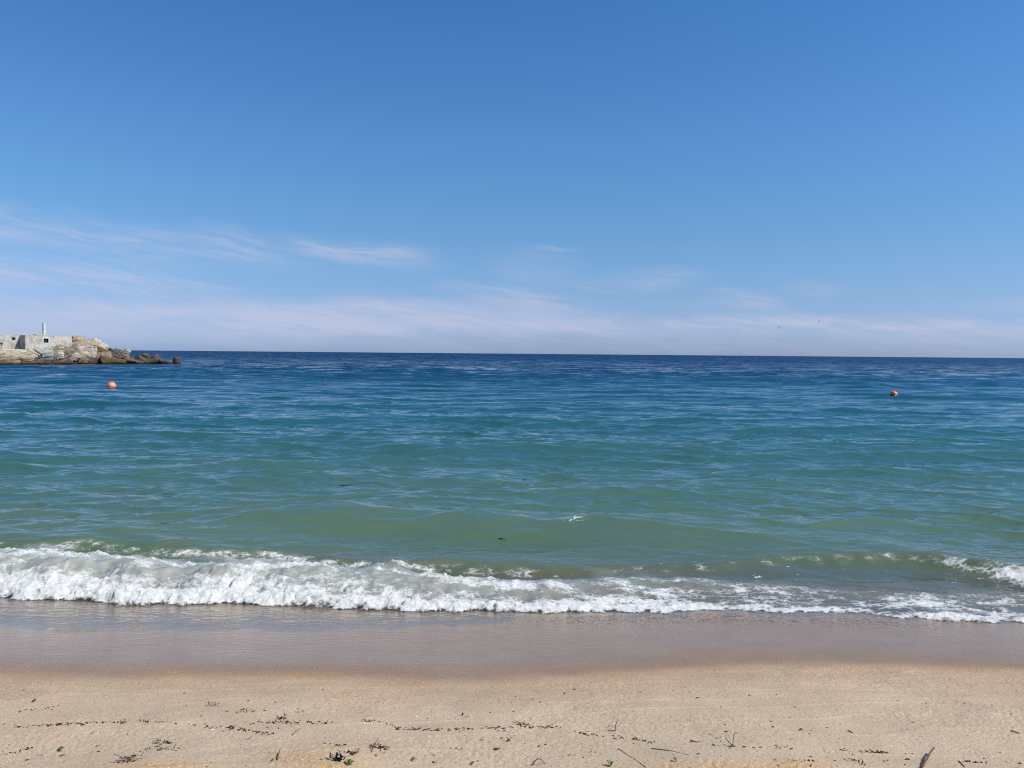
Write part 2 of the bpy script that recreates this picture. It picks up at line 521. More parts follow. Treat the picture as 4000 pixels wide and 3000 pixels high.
# ------------------------------------------------------------------ sea
def build_sea():
    rng = np.random.default_rng(5)
    u = col_u(0.76, 0.0014, 2.4, 110)
    near = np.arange(4.1, 7.6, 0.0095)
    inv = np.linspace(1 / 7.6, 1 / 9000.0, 640)
    ys = np.concatenate([near, 1 / inv])
    U, Y = np.meshgrid(u, ys)
    X = U * (Y + 0.4)
    nr, nc = X.shape
    dY = np.gradient(ys)[:, None]
    dX = (0.0014 * (ys + 0.4))[:, None]
    SZ = sand_base(X, Y)
    # --- open water: directional wave train, short chop + longer swell
    H = np.zeros_like(X)
    DX = np.zeros_like(X)
    DY = np.zeros_like(X)
    shore = smooth(6.3, 8.8, Y)
    comps = []
    for k in range(76):
        lam = 0.2 * (2.6 / 0.2) ** (rng.uniform(0, 1) ** 1.35)
        comps.append((lam, rng.normal(0, 0.42), 0.016 if lam < 0.6 else 0.005, rng.uniform(0, 6.28)))
    for k in range(10):
        comps.append((rng.uniform(2.6, 6.5), rng.normal(0, 0.22), 0.011, rng.uniform(0, 6.28)))
    gust = 0.9 + 0.5 * perlin(X * 0.10 + 5, Y * 0.16 + 2, 71)
    for lam, th, st, ph in comps:
        k = 2 * np.pi / lam
        kx, ky = k * math.sin(th), k * math.cos(th)
        eff = np.maximum(dY * abs(math.cos(th)), dX * abs(math.sin(th)))
        wgt = 1 - smooth(0.30, 0.7, eff / lam)
        rows = np.where(wgt[:, 0] > 0)[0]
        if not len(rows):
            continue
        r = slice(0, rows.max() + 1)
        a = st / k * wgt[r]
        if lam < 2.6:
            a = a * gust[r] * (0.35 + 0.65 * shore[r])
        else:
            a = a * (0.15 + 0.85 * shore[r])
        arg = kx * X[r] + ky * Y[r] + ph + 0.8 * (perlin(X[r] * 0.2 / lam ** 0.3, Y[r] * 0.2 / lam ** 0.3, 80) if lam > 1 else 0)
        H[r] += a * np.cos(arg)
        sn = a * np.sin(arg)
        DX[r] += -0.8 * math.sin(th) * sn
        DY[r] += -0.8 * math.cos(th) * sn
    # wave trains with narrow crests and wide flat troughs
    for i, (lam, th, st) in enumerate([(4.4, 0.05, 0.10), (3.2, -0.14, 0.11), (2.3, 0.10, 0.11), (1.7, -0.22, 0.12), (1.3, 0.20, 0.14), (1.0, -0.12, 0.15), (0.85, 0.38, 0.14), (0.66, -0.34, 0.15), (0.55, 0.15, 0.14), (0.42, -0.5, 0.12), (0.36, 0.3, 0.12), (0.29, -0.1, 0.11)]):
        k = 2 * np.pi / lam
        eff = np.maximum(dY * abs(math.cos(th)), dX * abs(math.sin(th)))
        wgt = 1 - smooth(0.25, 0.55, eff / lam)
        rows = np.where(wgt[:, 0] > 0)[0]
        r = slice(0, rows.max() + 1)
        xr, yr = X[r], Y[r]
        env = np.clip(0.42 + 1.0 * perlin(xr / (1.9 * lam) + 3.7 * i, yr / (2.2 * lam) + 1.3 * i, 240 + i), 0, 1.2)
        arg = k * (math.sin(th) * xr + math.cos(th) * yr) + 3.0 * perlin(xr / (2.1 * lam), yr / (3.0 * lam) + 5.1 * i, 260 + i)
        a = 1.0 * st / k * wgt[r] * env * (0.3 + 0.7 * shore[r])
        H[r] += a * (1.5 * np.exp(3.0 * (np.cos(arg) - 1)) - 0.42)
        sn = a * np.sin(arg)
        DX[r] += -0.6 * math.sin(th) * sn
        DY[r] += -0.6 * math.cos(th) * sn
    wl = 0.05 * (1 - smooth(6.5, 14, Y))
    Z = wl + H

    PX = 2000 + F * X / Y

    def pxi(pairs):
        return np.interp(PX, [p[0] for p in pairs], [p[1] for p in pairs])

    def bump(d, wf, wb):
        return np.exp(-np.where(d < 0, (d / wf) ** 2, (d / wb) ** 2))
    nearmask = 1 - smooth(12, 16, Y)
    wob = 0.16 * perlin(X * 0.8, Y * 0 + 4, 91) + 0.05 * perlin(X * 3.1, Y * 0.7, 92)
    # swell standing up outside the break, and smaller ones behind it
    SWELL = curve([(-400, 2080), (0, 2075), (500, 2062), (800, 2045), (1050, 2022), (1300, 1996), (1600, 2006), (2000, 2018), (2200, 2030), (2500, 2046), (2900, 2056), (3300, 2075), (3600, 2090), (4000, 2110)], 0.14, 0.4)
    ysw = SWELL(X) + 0.05 * perlin(X * 1.3, X * 0 + 3, 93)
    asw = pxi([(-800, 0.04), (0, 0.045), (500, 0.065), (900, 0.11), (1300, 0.155), (2000, 0.16), (2600, 0.13), (3200, 0.09), (3600, 0.04), (4600, 0.03)])
    dsw = Y - ysw
    calmf = np.exp(-((dsw + 0.45) / 0.6) ** 2) * smooth(0.05, 0.13, asw)
    Z = wl + (Z - wl) * (1 - 0.6 * calmf)
    Z += asw * np.where(dsw < 0, np.exp(-np.abs(dsw / 0.72) ** 1.7), np.exp(-(dsw / 0.8) ** 2)) * (0.9 + 0.25 * perlin(X * 0.9, Y * 0.1, 94))
    for yc, amp, x0, x1, wf, wb, sd in ((8.3, 0.035, 1.0, 4.5, 0.35, 0.7, 2), (8.2, 0.05, -6.0, -2.0, 0.35, 0.8, 3),
                                        (11.2, 0.06, -4.2, 0.2, 0.42, 1.0, 4), (12.6, 0.05, 1.5, 6.5, 0.45, 1.0, 6), (15.2, 0.055, -2.6, 2.0, 0.5, 1.2, 5)):
        yline = yc + 0.25 * perlin(X * 0.45, X * 0 + sd, 95) + 0.06 * perlin(X * 1.9, X * 0 + sd, 96)
        env = smooth(x0 - 0.9, x0 + 0.7, X) * (1 - smooth(x1 - 0.7, x1 + 0.9, X))
        Z += amp * env * bump(Y - yline, wf, wb) * (0.85 + 0.3 * perlin(X * 0.9, Y * 0.1 + sd, 97))
    # the wave about to break
    Z += 0.007 * fbm(X * 2.6 + Y, Y * 7.5 - 0.8 * X, 180, 4, 0.55) * smooth(5.6, 6.6, Y) * (1 - smooth(14, 20, Y))
    yc2 = CREST(X) + 0.10 * perlin(X * 1.2, X * 0 + 9, 98) + 0.035 * perlin(X * 4.2, X * 0 + 2, 99)
    amp2 = pxi([(-800, 0.06), (0, 0.05), (570, 0.06), (1400, 0.055), (2000, 0.04), (2700, 0.03), (3100, 0.045), (3500, 0.075), (4000, 0.105), (4600, 0.10)])
    d2 = Y - yc2
    Z += amp2 * bump(d2, 0.17, 0.62)
    Z -= 0.25 * amp2 * np.exp(-((d2 + 0.42) / 0.25) ** 2)

    # the spent, foaming bore
    jag = 0.065 * perlin(X * 2.3, X * 0 + 1, 101) + 0.05 * perlin(X * 6.5, X * 0 + 1, 102) + 0.018 * perlin(X * 18, X * 0 + 1, 103)
    yf = FRONT(X) + jag
    yb = BACK(X) + 0.08 * perlin(X * 1.5, X * 0 + 7, 104) + 0.05 * perlin(X * 5, X * 0 + 7, 105)
    d = Y - yf
    s = d / np.maximum(yb - yf, 0.3)
    hb = pxi([(-800, 0.17), (0, 0.17), (1300, 0.16), (1900, 0.13), (2300, 0.10), (2700, 0.055), (3200, 0.035), (3600, 0.045), (4000, 0.055), (4600, 0.06)])
    hb = hb * (1 + 0.35 * perlin(X * 2.1, Y * 0.5, 106))
    rise = (0.28 * smooth(-0.01, 0.07, d) + 0.72 * smooth(0.03, 0.5, d)) * (1 - 0.5 * smooth(0.45, 1.1, d))
    bore = hb * rise * (1 - smooth(0.85, 1.25, s))
    # thin backwash film in front of the bore
    reach = 0.52 + 0.16 * perlin(X * 0.8, X * 0, 110) + 0.10 * perlin(X * 2.7, X * 0, 111) + pxi([(0, 0.28), (1300, 0.12), (2000, -0.30), (2800, -0.48), (4000, -0.40)])
    film_t = 0.007 + 0.0035 * fbm(X * 3.2 - Y * 1.2, Y * 11 + X * 1.0, 112, 3) + 0.002 * perlin(X * 16, Y * 40, 113)
    film = SZ + film_t * smooth(-reach - 0.02, -reach + 0.35, d) - 0.012 * (1 - smooth(-reach - 0.12, -reach, d))
    inside = smooth(-0.02, 0.10, d)
    Z = np.where(Y < 9, (1 - inside) * film + inside * (np.maximum(Z, SZ + 0.012) + bore), Z)

    # --- foam cover
    wash = pxi([(-800, 1.0), (0, 1.0), (1500, 1.0), (1900, 0.95), (2200, 0.92), (2600, 0.90), (3000, 0.80), (3500, 0.66), (4000, 0.62), (4600, 0.6)])
    big = fbm(X * 2.0 + 0.6 * Y, Y * 4.2, 120, 3, 0.55)
    mid = fbm(X * 6.5 + 1.2 * Y, Y * 12, 124, 3, 0.55)
    fin = fbm(X * 22, Y * 34, 128, 2, 0.6)
    edge_f = smooth(-0.012, 0.05, d + 0.02 * fin + 0.035 * mid)
    edge_b = 1 - smooth(0.72, 1.12, s + 0.35 * big)
    front_strip = np.exp(-(np.maximum(d, 0) / pxi([(0, 0.42), (1800, 0.36), (2500, 0.16), (3200, 0.10), (4000, 0.13)])) ** 2)
    back_cover = pxi([(-800, 0.38), (0, 0.37), (700, 0.25), (1300, 0.26), (2100, 0.36), (2600, 0.52), (4000, 0.6)])  # base foam cover behind the front strip
    level = wash * (back_cover + 0.30 * front_strip) + 0.38 * front_strip
    level = level + pxi([(0, 0.26), (1900, 0.22), (2600, 0.05), (4000, 0.0)]) * np.cos(2 * np.pi * (1.45 * s + 0.30 * big - 0.06)) - 0.06
    foam = edge_f * edge_b * np.clip(level + 1.05 * big + 0.75 * mid + 0.34 * fin, 0, 1.15)
    # torn lip of the standing wave
    lipn = fbm(X * 5.0, Y * 8.0, 130, 3, 0.6)
    lipw = pxi([(-800, 0.2), (0, 0.25), (330, 0.45), (420, 0.50), (560, 0.35), (700, 0.6), (1000, 0.66), (1400, 0.66), (1650, 0.50), (2000, 0.52), (2300, 0.25), (2600, 0.16), (3100, 0.28), (3500, 0.32), (3700, 0.36), (3790, 0.62), (3850, 0.42), (3930, 0.85), (4000, 1.05), (4600, 1.1)])
    lipwid = pxi([(0, 0.07), (3600, 0.07), (3800, 0.12), (4000, 0.18)])
    lip = np.exp(-((d2 + pxi([(0, 0.13), (2000, 0.16), (3300, 0.10), (3800, 0.10), (4000, 0.15)])) / lipwid) ** 2) * np.clip(lipw + 1.1 * lipn + 0.35 * fin - 0.22, 0, 1.1)
    # streaks of old foam on the face at the right and strewn flecks behind the bore
    fleck = smooth(0.40, 0.62, fbm(X * 7 + Y * 2, Y * 12 - X * 2, 140, 3, 0.6)) * np.exp(-((d2 + 0.35) / 0.4) ** 2) * pxi([(0, 0.5), (1000, 0.5), (2000, 0.6), (2600, 0.85), (3300, 1.0), (4000, 0.9)])
    pt = at_z(2240, 2045, 0.12)
    tuft = np.exp(-((X - pt.x) / 0.16) ** 2 - ((Y - pt.y) / 0.13) ** 2) * smooth(0.0, 0.45, fbm(X * 20, Y * 20, 150, 3, 0.7) + 0.16)
    foam = np.maximum.reduce([foam, lip, fleck, 0.8 * tuft])
    foam = np.where(Y < 11, foam, 0)
    # foam stands up in puffs
    puff = np.abs(perlin(X * 9, Y * 11, 160)) * 0.55 + np.abs(perlin(X * 21, Y * 26, 161)) * 0.33 + np.abs(perlin(X * 48, Y * 55, 162)) * 0.2
    fm = smooth(0.25, 0.9, foam)
    Z = Z + fm * (0.055 * puff * pxi([(0, 1.0), (1800, 1.0), (2600, 0.5), (3600, 0.45), (4000, 0.7)]) - 0.006)
    # lumpy tumble of the bore itself
    tum = inside * (1 - smooth(0.9, 1.2, s)) * pxi([(0, 1.0), (1800, 0.9), (2600, 0.35), (4000, 0.3)])
    Z = Z + tum * 0.035 * fbm(X * 5.5, Y * 6.5, 165, 2)
    Z = Z + inside * (1 - smooth(1.0, 1.5, s)) * (0.010 * fbm(X * 7 + Y * 3, Y * 13, 166, 3, 0.6))
    lump_dx = tum * 0.02 * perlin(X * 10, Y * 12, 170)
    # streaky leaning forward of the front
    DYf = -tum * 0.02 * smooth(0.02, 0.14, np.maximum(Z - SZ, 0)) * np.exp(-(d / 0.2) ** 2) * (0.6 + perlin(X * 11, Y * 3, 171))
    depth = np.maximum(Z - SZ, 0.0)
    xx = X + DX * shore + lump_dx
    yy = Y + DY * shore + DYf
    V = np.stack([xx, yy, Z], -1).reshape(-1, 3)
    Q = grid_quads(nr, nc)
    aer = edge_f * (1 - smooth(0.9, 1.3, s + 0.3 * big)) * pxi([(-800, 0.95), (0, 0.95), (1900, 0.9), (2400, 0.6), (2900, 0.35), (4000, 0.25)]) * np.where(Y < 9, 1, 0)
    aer = np.maximum(aer, 0.7 * np.clip(lip, 0, 1))
    att = dict(aer=aer, foam=foam, depth=depth, bare=SZ, calm=np.clip(shore, 0, 1))
    surf = ((d > -0.06) & (s < 1.15) & (Y < 9)).reshape(-1)
    return V, Q, {k: v.reshape(-1) for k, v in att.items()}, surf


def sea_mat():
    m, t, out = material('sea_water')
    geo = t.n('ShaderNodeNewGeometry')
    pos, nrm = geo.outputs['Position'], geo.outputs['Normal']
    sp = t.n('ShaderNodeSeparateXYZ')
    t.l(pos, sp.inputs[0])
    yv = sp.outputs[1]
    depth, foam, calm = t.attr('depth'), t.attr('foam'), t.attr('calm')
    # unresolved ripples as slopes
    def slope(scale, det):
        c = t.noise(t.scalevec(pos, scale), 1.0, det, 0.55, out=1)
        return t.vmath('SUBTRACT', c, (0.5, 0.5, 0.5))
    far = t.sstep(yv, 14, 130)
    a_small = t.math('ADD', t.math('MULTIPLY', calm, 0.10), t.math('ADD', 0.10, t.math('MULTIPLY', far, 0.45)))
    s1 = t.vmath('SCALE', slope((3.0, 8.5, 0), 3), scale=a_small)
    s2 = t.vmath('SCALE', slope((0.9, 1.3, 0), 4), scale=t.math('MULTIPLY', far, 1.5))
    s3 = t.vmath('ADD', t.vmath('SCALE', slope((0.34, 0.36, 0), 3), scale=t.math('MULTIPLY', far, 1.2)), t.vmath('SCALE', slope((0.22, 0.11, 0), 4), scale=t.math('MULTIPLY', t.sstep(yv, 30, 110), 0.6)))
    sl = t.vmath('ADD', t.vmath('ADD', s1, s2), s3)
    sl = t.vmath('MULTIPLY', sl, (0.7, 1.0, 0))
    bias = t.n('ShaderNodeCombineXYZ')
    t.l(t.math('SUBTRACT', t.math('MULTIPLY', t.sstep(yv, 18, 75), -0.20), t.math('MULTIPLY', t.sstep(yv, 80, 300), 0.14)), bias.inputs[1])
    nn = t.vmath('NORMALIZE', t.vmath('ADD', nrm, t.vmath('ADD', sl, bias.outputs[0])))
    # water body: sandy and green in the shallows, teal then deep blue offshore
    cr = t.n('ShaderNodeValToRGB')
    e = cr.color_ramp.elements
    ld = t.math('DIVIDE', t.math('LOGARITHM', t.math('ADD', yv, 0.001), 10.0), 3.0)
    t.l(ld, cr.inputs[0])
    stops = [(5.5, (0.230, 0.215, 0.140)), (7.2, (0.120, 0.185, 0.105)), (9.5, (0.078, 0.160, 0.118)), (13, (0.052, 0.144, 0.130)), (22, (0.018, 0.110, 0.124)),
             (45, (0.004, 0.068, 0.108)), (110, (0.002, 0.044, 0.108)), (600, (0.001, 0.033, 0.106))]
    while len(e) < len(stops):
        e.new(0.5)
    for el_, (yy, c) in zip(e, stops):
        el_.position = math.log10(yy) / 3
        el_.color = (*c, 1)
    body_c = cr.outputs[0]
    patch = t.noise(t.scalevec(pos, (0.03, 0.10, 0)), 1.0, 3, 0.5)
    body_c = t.mix(t.sstep(patch, 0.35, 0.65, 0.0, 0.35), body_c, t.mix(1.0, body_c, (0.55, 0.75, 0.9), 'MULTIPLY'))
    # water whipped full of air under the foam is milky
    body_c = t.mix(t.math('MULTIPLY', t.attr('aer'), 0.85), body_c, (0.44, 0.45, 0.40))
    dif = t.n('ShaderNodeBsdfDiffuse')
    t.l(body_c, dif.inputs[0])
    tr = t.n('ShaderNodeBsdfTransparent')
    tr.inputs[0].default_value = (0.97, 0.99, 0.97, 1)
    op = t.math('SUBTRACT', 1.0, t.math('POWER', 2.718, t.math('MULTIPLY', depth, t.lin(t.attr('aer'), 0, 1, -7.5, -16.0))))
    body = t.n('ShaderNodeMixShader')
    t.l(op, body.inputs[0])
    t.l(tr.outputs[0], body.inputs[1])
    t.l(dif.outputs[0], body.inputs[2])
    gl = t.n('ShaderNodeBsdfGlossy')
    gl.inputs['Roughness'].default_value = 0.02
    t.l(nn, gl.inputs['Normal'])
    # Schlick's Fresnel for water, the same from both sides so that light reaches the bottom
    cosv = t.math('ABSOLUTE', t.vmath('DOT_PRODUCT', geo.outputs['Incoming'], nn))
    fres = t.math('ADD', 0.02, t.math('MULTIPLY', 0.98, t.math('POWER', t.math('SUBTRACT', 1.0, cosv, clamp=True), 5.0)))
    water = t.n('ShaderNodeMixShader')
    t.l(fres, water.inputs[0])
    t.l(body.outputs[0], water.inputs[1])
    t.l(gl.outputs[0], water.inputs[2])
    # foam: bubbles in a lace that closes up where the cover is thick
    wv = t.vmath('ADD', pos, t.vmath('SCALE', t.vmath('SUBTRACT', t.noise(pos, 9, 2, 0.5, out=1), (0.5, 0.5, 0.5)), scale=0.10))
    vo = t.n('ShaderNodeTexVoronoi', feature='DISTANCE_TO_EDGE')
    vo.inputs['Scale'].default_value = 17
    t.l(t.scalevec(wv, (1, 1.3, 1)), vo.inputs['Vector'])
    vo2 = t.n('ShaderNodeTexVoronoi', feature='DISTANCE_TO_EDGE')
    vo2.inputs['Scale'].default_value = 48
    t.l(wv, vo2.inputs['Vector'])
    lace = t.math('ADD', t.sstep(vo.outputs[0], 0.0, 0.32, 0.5, -0.25), t.sstep(vo2.outputs[0], 0.0, 0.30, 0.28, -0.12))
    grain = t.math('SUBTRACT', t.noise(pos, 70, 3, 0.65), 0.5)
    fsum = t.math('ADD', t.math('ADD', foam, t.math('MULTIPLY', lace, 0.42)), t.math('MULTIPLY', grain, 0.55))
    mask = t.math('MULTIPLY', t.math('MULTIPLY', t.sstep(fsum, 0.32, 1.06), 0.94), t.sstep(foam, 0.03, 0.22))
    fp = t.n('ShaderNodeBsdfPrincipled')
    fc = t.mix(t.sstep(t.noise(pos, 30, 3, 0.6), 0.3, 0.7), (0.60, 0.62, 0.60), (0.86, 0.86, 0.84))
    t.l(fc, fp.inputs['Base Color'])
    fp.inputs['Roughness'].default_value = 0.35
    fp.inputs['Specular IOR Level'].default_value = 0.4
    fb = t.n('ShaderNodeBump')
    fb.inputs['Strength'].default_value = 0.55
    fb.inputs['Distance'].default_value = 0.012
    t.l(t.math('ADD', t.noise(pos, 55, 4, 0.65), t.math('MULTIPLY', vo2.outputs[0], 1.2)), fb.inputs['Height'])
    soft = t.vmath('NORMALIZE', t.vmath('ADD', t.vmath('SCALE', fb.outputs[0], scale=0.45), (0.08, -0.05, 0.60)))
    t.l(soft, fp.inputs['Normal'])
    fin = t.n('ShaderNodeMixShader')
    t.l(mask, fin.inputs[0])
    t.l(water.outputs[0], fin.inputs[1])
    t.l(fp.outputs[0], fin.inputs[2])
    t.l(fin.outputs[0], out.inputs[0])
    return m


SEA_MAT = sea_mat()
V, Q, A, surf = build_sea()
qs = surf[Q].all(1)


def sub_mesh(name, mask):
    q = Q[mask]
    ids, inv = np.unique(q, return_inverse=True)
    return np_mesh(name, V[ids], inv.reshape(-1, 4), SEA_MAT, {k: v[ids] for k, v in A.items()})


tag(sub_mesh('sea', ~qs), 'open blue green sea with small waves reaching to the horizon', kind='structure')
tag(sub_mesh('surf', qs), 'white foaming breaker washing up onto the wet sand', 'breaking wave', kind='stuff')

A_SEA = V

# ------------------------------------------------------------------ breakwater: block frame
P0 = Vector((-62.9, 100.0, 0))
JT = Vector((0.61, 0.7924, 0)).normalized()      # along the mole, out to sea
JN = Vector((JT.y, -JT.x, 0))                    # towards the beach
J_ANG = math.atan2(JT.y, JT.x)


def J(s, d, z):
    return P0 + JT * s + JN * d + Vector((0, 0, z))


def on_face(px, py, d):
    """where a sight line meets the vertical plane d of the mole: (s, z)"""
    r = ray(px, py)
    o = Vector((0, 0, CAM_H))
    t = ((P0 + JN * d) - o).dot(JN) / r.dot(JN)
    p = o + r * t
    return (p - P0).dot(JT), p.z


D_WATER, SLOPE = 4.4, math.atan2(2.0, 3.8)
S_N = JN * math.sin(SLOPE) + Vector((0, 0, math.cos(SLOPE)))


def on_slope(px, py):
    r = ray(px, py)
    o = Vector((0, 0, CAM_H))
    t = (J(0, D_WATER, 0) - o).dot(S_N) / r.dot(S_N)
    return o + r * t


def box(bm, x0, x1, y0, y1, z0, z1, M=None):
    v = [bm.verts.new((x, y, z)) for z in (z0, z1) for y in (y0, y1) for x in (x0, x1)]
    for f in ((0, 2, 3, 1), (4, 5, 7, 6), (0, 1, 5, 4), (2, 6, 7, 3), (0, 4, 6, 2), (1, 3, 7, 5)):
        bm.faces.new([v[i] for i in f])
    if M:
        bmesh.ops.transform(bm, matrix=M, verts=v)
    return v


def slab_with_hole(x0, x1, z0, z1, hx0, hx1, hz0, hz1, y0, y1):
    """solid wall panel with one rectangular opening, closed all round"""
    bm = bmesh.new()
    xs, zs = (x0, hx0, hx1, x1), (z0, hz0, hz1, z1)
    A_ = [[bm.verts.new((x, y0, z)) for z in zs] for x in xs]
    B_ = [[bm.verts.new((x, y1, z)) for z in zs] for x in xs]
    for i in range(3):
        for j in range(3):
            if i == 1 and j == 1:
                continue
            bm.faces.new((A_[i][j], A_[i + 1][j], A_[i + 1][j + 1], A_[i][j + 1]))
            bm.faces.new((B_[i][j], B_[i][j + 1], B_[i + 1][j + 1], B_[i + 1][j]))

    def rim(loop):
        n = len(loop)
        for k in range(n):
            (i, j), (p, q) = loop[k], loop[(k + 1) % n]
            bm.faces.new((A_[i][j], B_[i][j], B_[p][q], A_[p][q]))
    rim([(0, 0), (1, 0), (2, 0), (3, 0), (3, 1), (3, 2), (3, 3), (2, 3), (1, 3), (0, 3), (0, 2), (0, 1)])
    rim([(1, 1), (1, 2), (2, 2), (2, 1)])
    return bm


def concrete_mat(name, base, light, dark):
    m, t, out = material(name)
    p = t.n('ShaderNodeBsdfPrincipled')
    o = t.n('ShaderNodeTexCoord').outputs['Object']
    c = t.mix(t.sstep(t.noise(o, 1.1, 4, 0.6), 0.42, 0.58), base, light)
    c = t.mix(t.math('MULTIPLY', t.sstep(t.noise(t.scalevec(o, (2.2, 2.2, 0.45)), 1.0, 3, 0.6), 0.52, 0.62), 0.75), c, light)
    c = t.mix(t.sstep(t.noise(t.scalevec(o, (3.0, 3.0, 0.25)), 1.0, 3, 0.6), 0.55, 0.75, 0, 0.6), c, dark)
    c = t.mix(t.sstep(t.noise(o, 14, 4, 0.7), 0.4, 0.75, 0, 0.35), c, dark)
    t.l(c, p.inputs['Base Color'])
    p.inputs['Roughness'].default_value = 0.9
    p.inputs['Specular IOR Level'].default_value = 0.2
    b = t.n('ShaderNodeBump')
    b.inputs['Distance'].default_value = 0.03
    b.inputs['Strength'].default_value = 0.5
    t.l(t.noise(o, 9, 5, 0.65), b.inputs['Height'])
    t.l(b.outputs[0], p.inputs['Normal'])
    t.l(p.outputs[0], out.inputs[0])
    return m


CONC = concrete_mat('weathered_concrete', srgb(178, 166, 147), srgb(208, 204, 194), srgb(146, 134, 115))
CONC_W = concrete_mat('pale_concrete', srgb(180, 173, 158), srgb(204, 202, 192), srgb(150, 140, 124))
WHITE = simple_mat('white_paint', (0.78, 0.79, 0.78), 0.6, 0.08, 6)
IRON_SHADE = simple_mat('iron_and_recess_shade', (0.10, 0.09, 0.085), 0.6, 0.3, 12)
PIPE = simple_mat('weathered_pipe', (0.62, 0.64, 0.64), 0.55, 0.22, 3.0)

# wall behind, with a small opening
ws0, wz0 = on_face(47, 1328, -1.7)
ws1, wz1 = on_face(60.5, 1318, -1.7)
wtop = on_face(30, 1308, -1.7)[1]
wall = bm_obj('concrete_wall', slab_with_hole(-16, -0.02, 1.2, wtop, ws0, ws1, wz0, wz1, 0.0, 0.45), CONC_W)
wall.location = J(0, -1.7, 0)
wall.rotation_euler = (0, 0, J_ANG)
tag(wall, 'long pale concrete wall with a small dark opening, left of the blockhouse', 'wall')

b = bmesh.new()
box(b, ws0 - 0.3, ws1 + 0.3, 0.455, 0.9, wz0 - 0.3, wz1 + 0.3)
bm_obj('recess_shade_back', b, IRON_SHADE, wall)  # dark box added behind the opening, its colour gives the shaded depth

# blockhouse
bh = empty('concrete_blockhouse', J(0, 0, 0), J_ANG)
tag(bh, 'small flat roofed concrete blockhouse with barred window on the breakwater', 'building')
btop = on_face(102, 1309, 0)[1]
bend = on_face(281, 1330, 0)[0]
fs0, fz0 = on_face(166, 1342, 0)
fs1, fz1 = on_face(193, 1319, 0)
bm_obj('front_wall', slab_with_hole(0, bend, 1.2, btop, fs0 + 0.06, fs1 - 0.06, fz0 + 0.06, fz1 - 0.06, 0.0, 0.3), CONC, bh)
b = bmesh.new()
box(b, 0, 0.3, 0.3, 3.2, 1.2, btop)
box(b, bend - 0.3, bend, 0.3, 3.2, 1.2, btop)
box(b, 0.3, bend - 0.3, 2.9, 3.2, 1.2, btop)
box(b, 0.3, bend - 0.3, 0.3, 2.9, btop - 0.22, btop - 0.003)
bm_obj('shell', b, CONC, bh)
b = bmesh.new()
box(b, -0.012, -0.002, 0.72, 0.80, 1.2, btop - 0.05)
bm_obj('joint_strip', b, IRON_SHADE, bh)
b = bmesh.new()
for x0, x1, z0, z1 in ((fs0, fs1, fz0, fz0 + 0.11), (fs0, fs1, fz1 - 0.11, fz1), (fs0, fs0 + 0.11, fz0 + 0.11, fz1 - 0.11), (fs1 - 0.11, fs1, fz0 + 0.11, fz1 - 0.11)):
    box(b, x0, x1, -0.04, -0.003, z0, z1)
win = bm_obj('window_frame', b, WHITE, bh)
b = bmesh.new()
for k in range(1, 4):
    xx = fs0 + (fs1 - fs0) * (0.12 + 0.76 * k / 4)
    box(b, xx - 0.010, xx + 0.010, 0.16, 0.18, fz0 + 0.07, fz1 - 0.07)
zz = (fz0 + fz1) / 2 + 0.04
box(b, fs0 + 0.07, fs1 - 0.07, 0.182, 0.20, zz - 0.010, zz + 0.010)
bm_obj('grille', b, simple_mat('grey_bar', (0.16, 0.15, 0.145), 0.5), win)
rs0, rs1 = on_face(146, 1307, 0.0)[0], on_face(195, 1307, 0.0)[0]
b = bmesh.new()
box(b, rs0, rs1, 0.06, 1.5, btop, btop + 0.13)
bmesh.ops.bevel(b, geom=b.edges[:], offset=0.025, segments=1, affect='EDGES')
bm_obj('hatch_slab', b, CONC_W, bh)
ps = on_face(172, 1290, -0.5)[0]
ptop = on_face(172, 1262, -0.5)[1]
b = bmesh.new()
bmesh.ops.create_cone(b, cap_ends=True, segments=20, radius1=0.205, radius2=0.20, depth=ptop - btop - 0.13, matrix=Matrix.Translation((ps, 0.5, (ptop + btop + 0.13) / 2)))
bmesh.ops.create_cone(b, cap_ends=True, segments=20, radius1=0.235, radius2=0.235, depth=0.07, matrix=Matrix.Translation((ps, 0.5, btop + 0.166)))
bm_obj('vent_pipe', b, PIPE, bh)


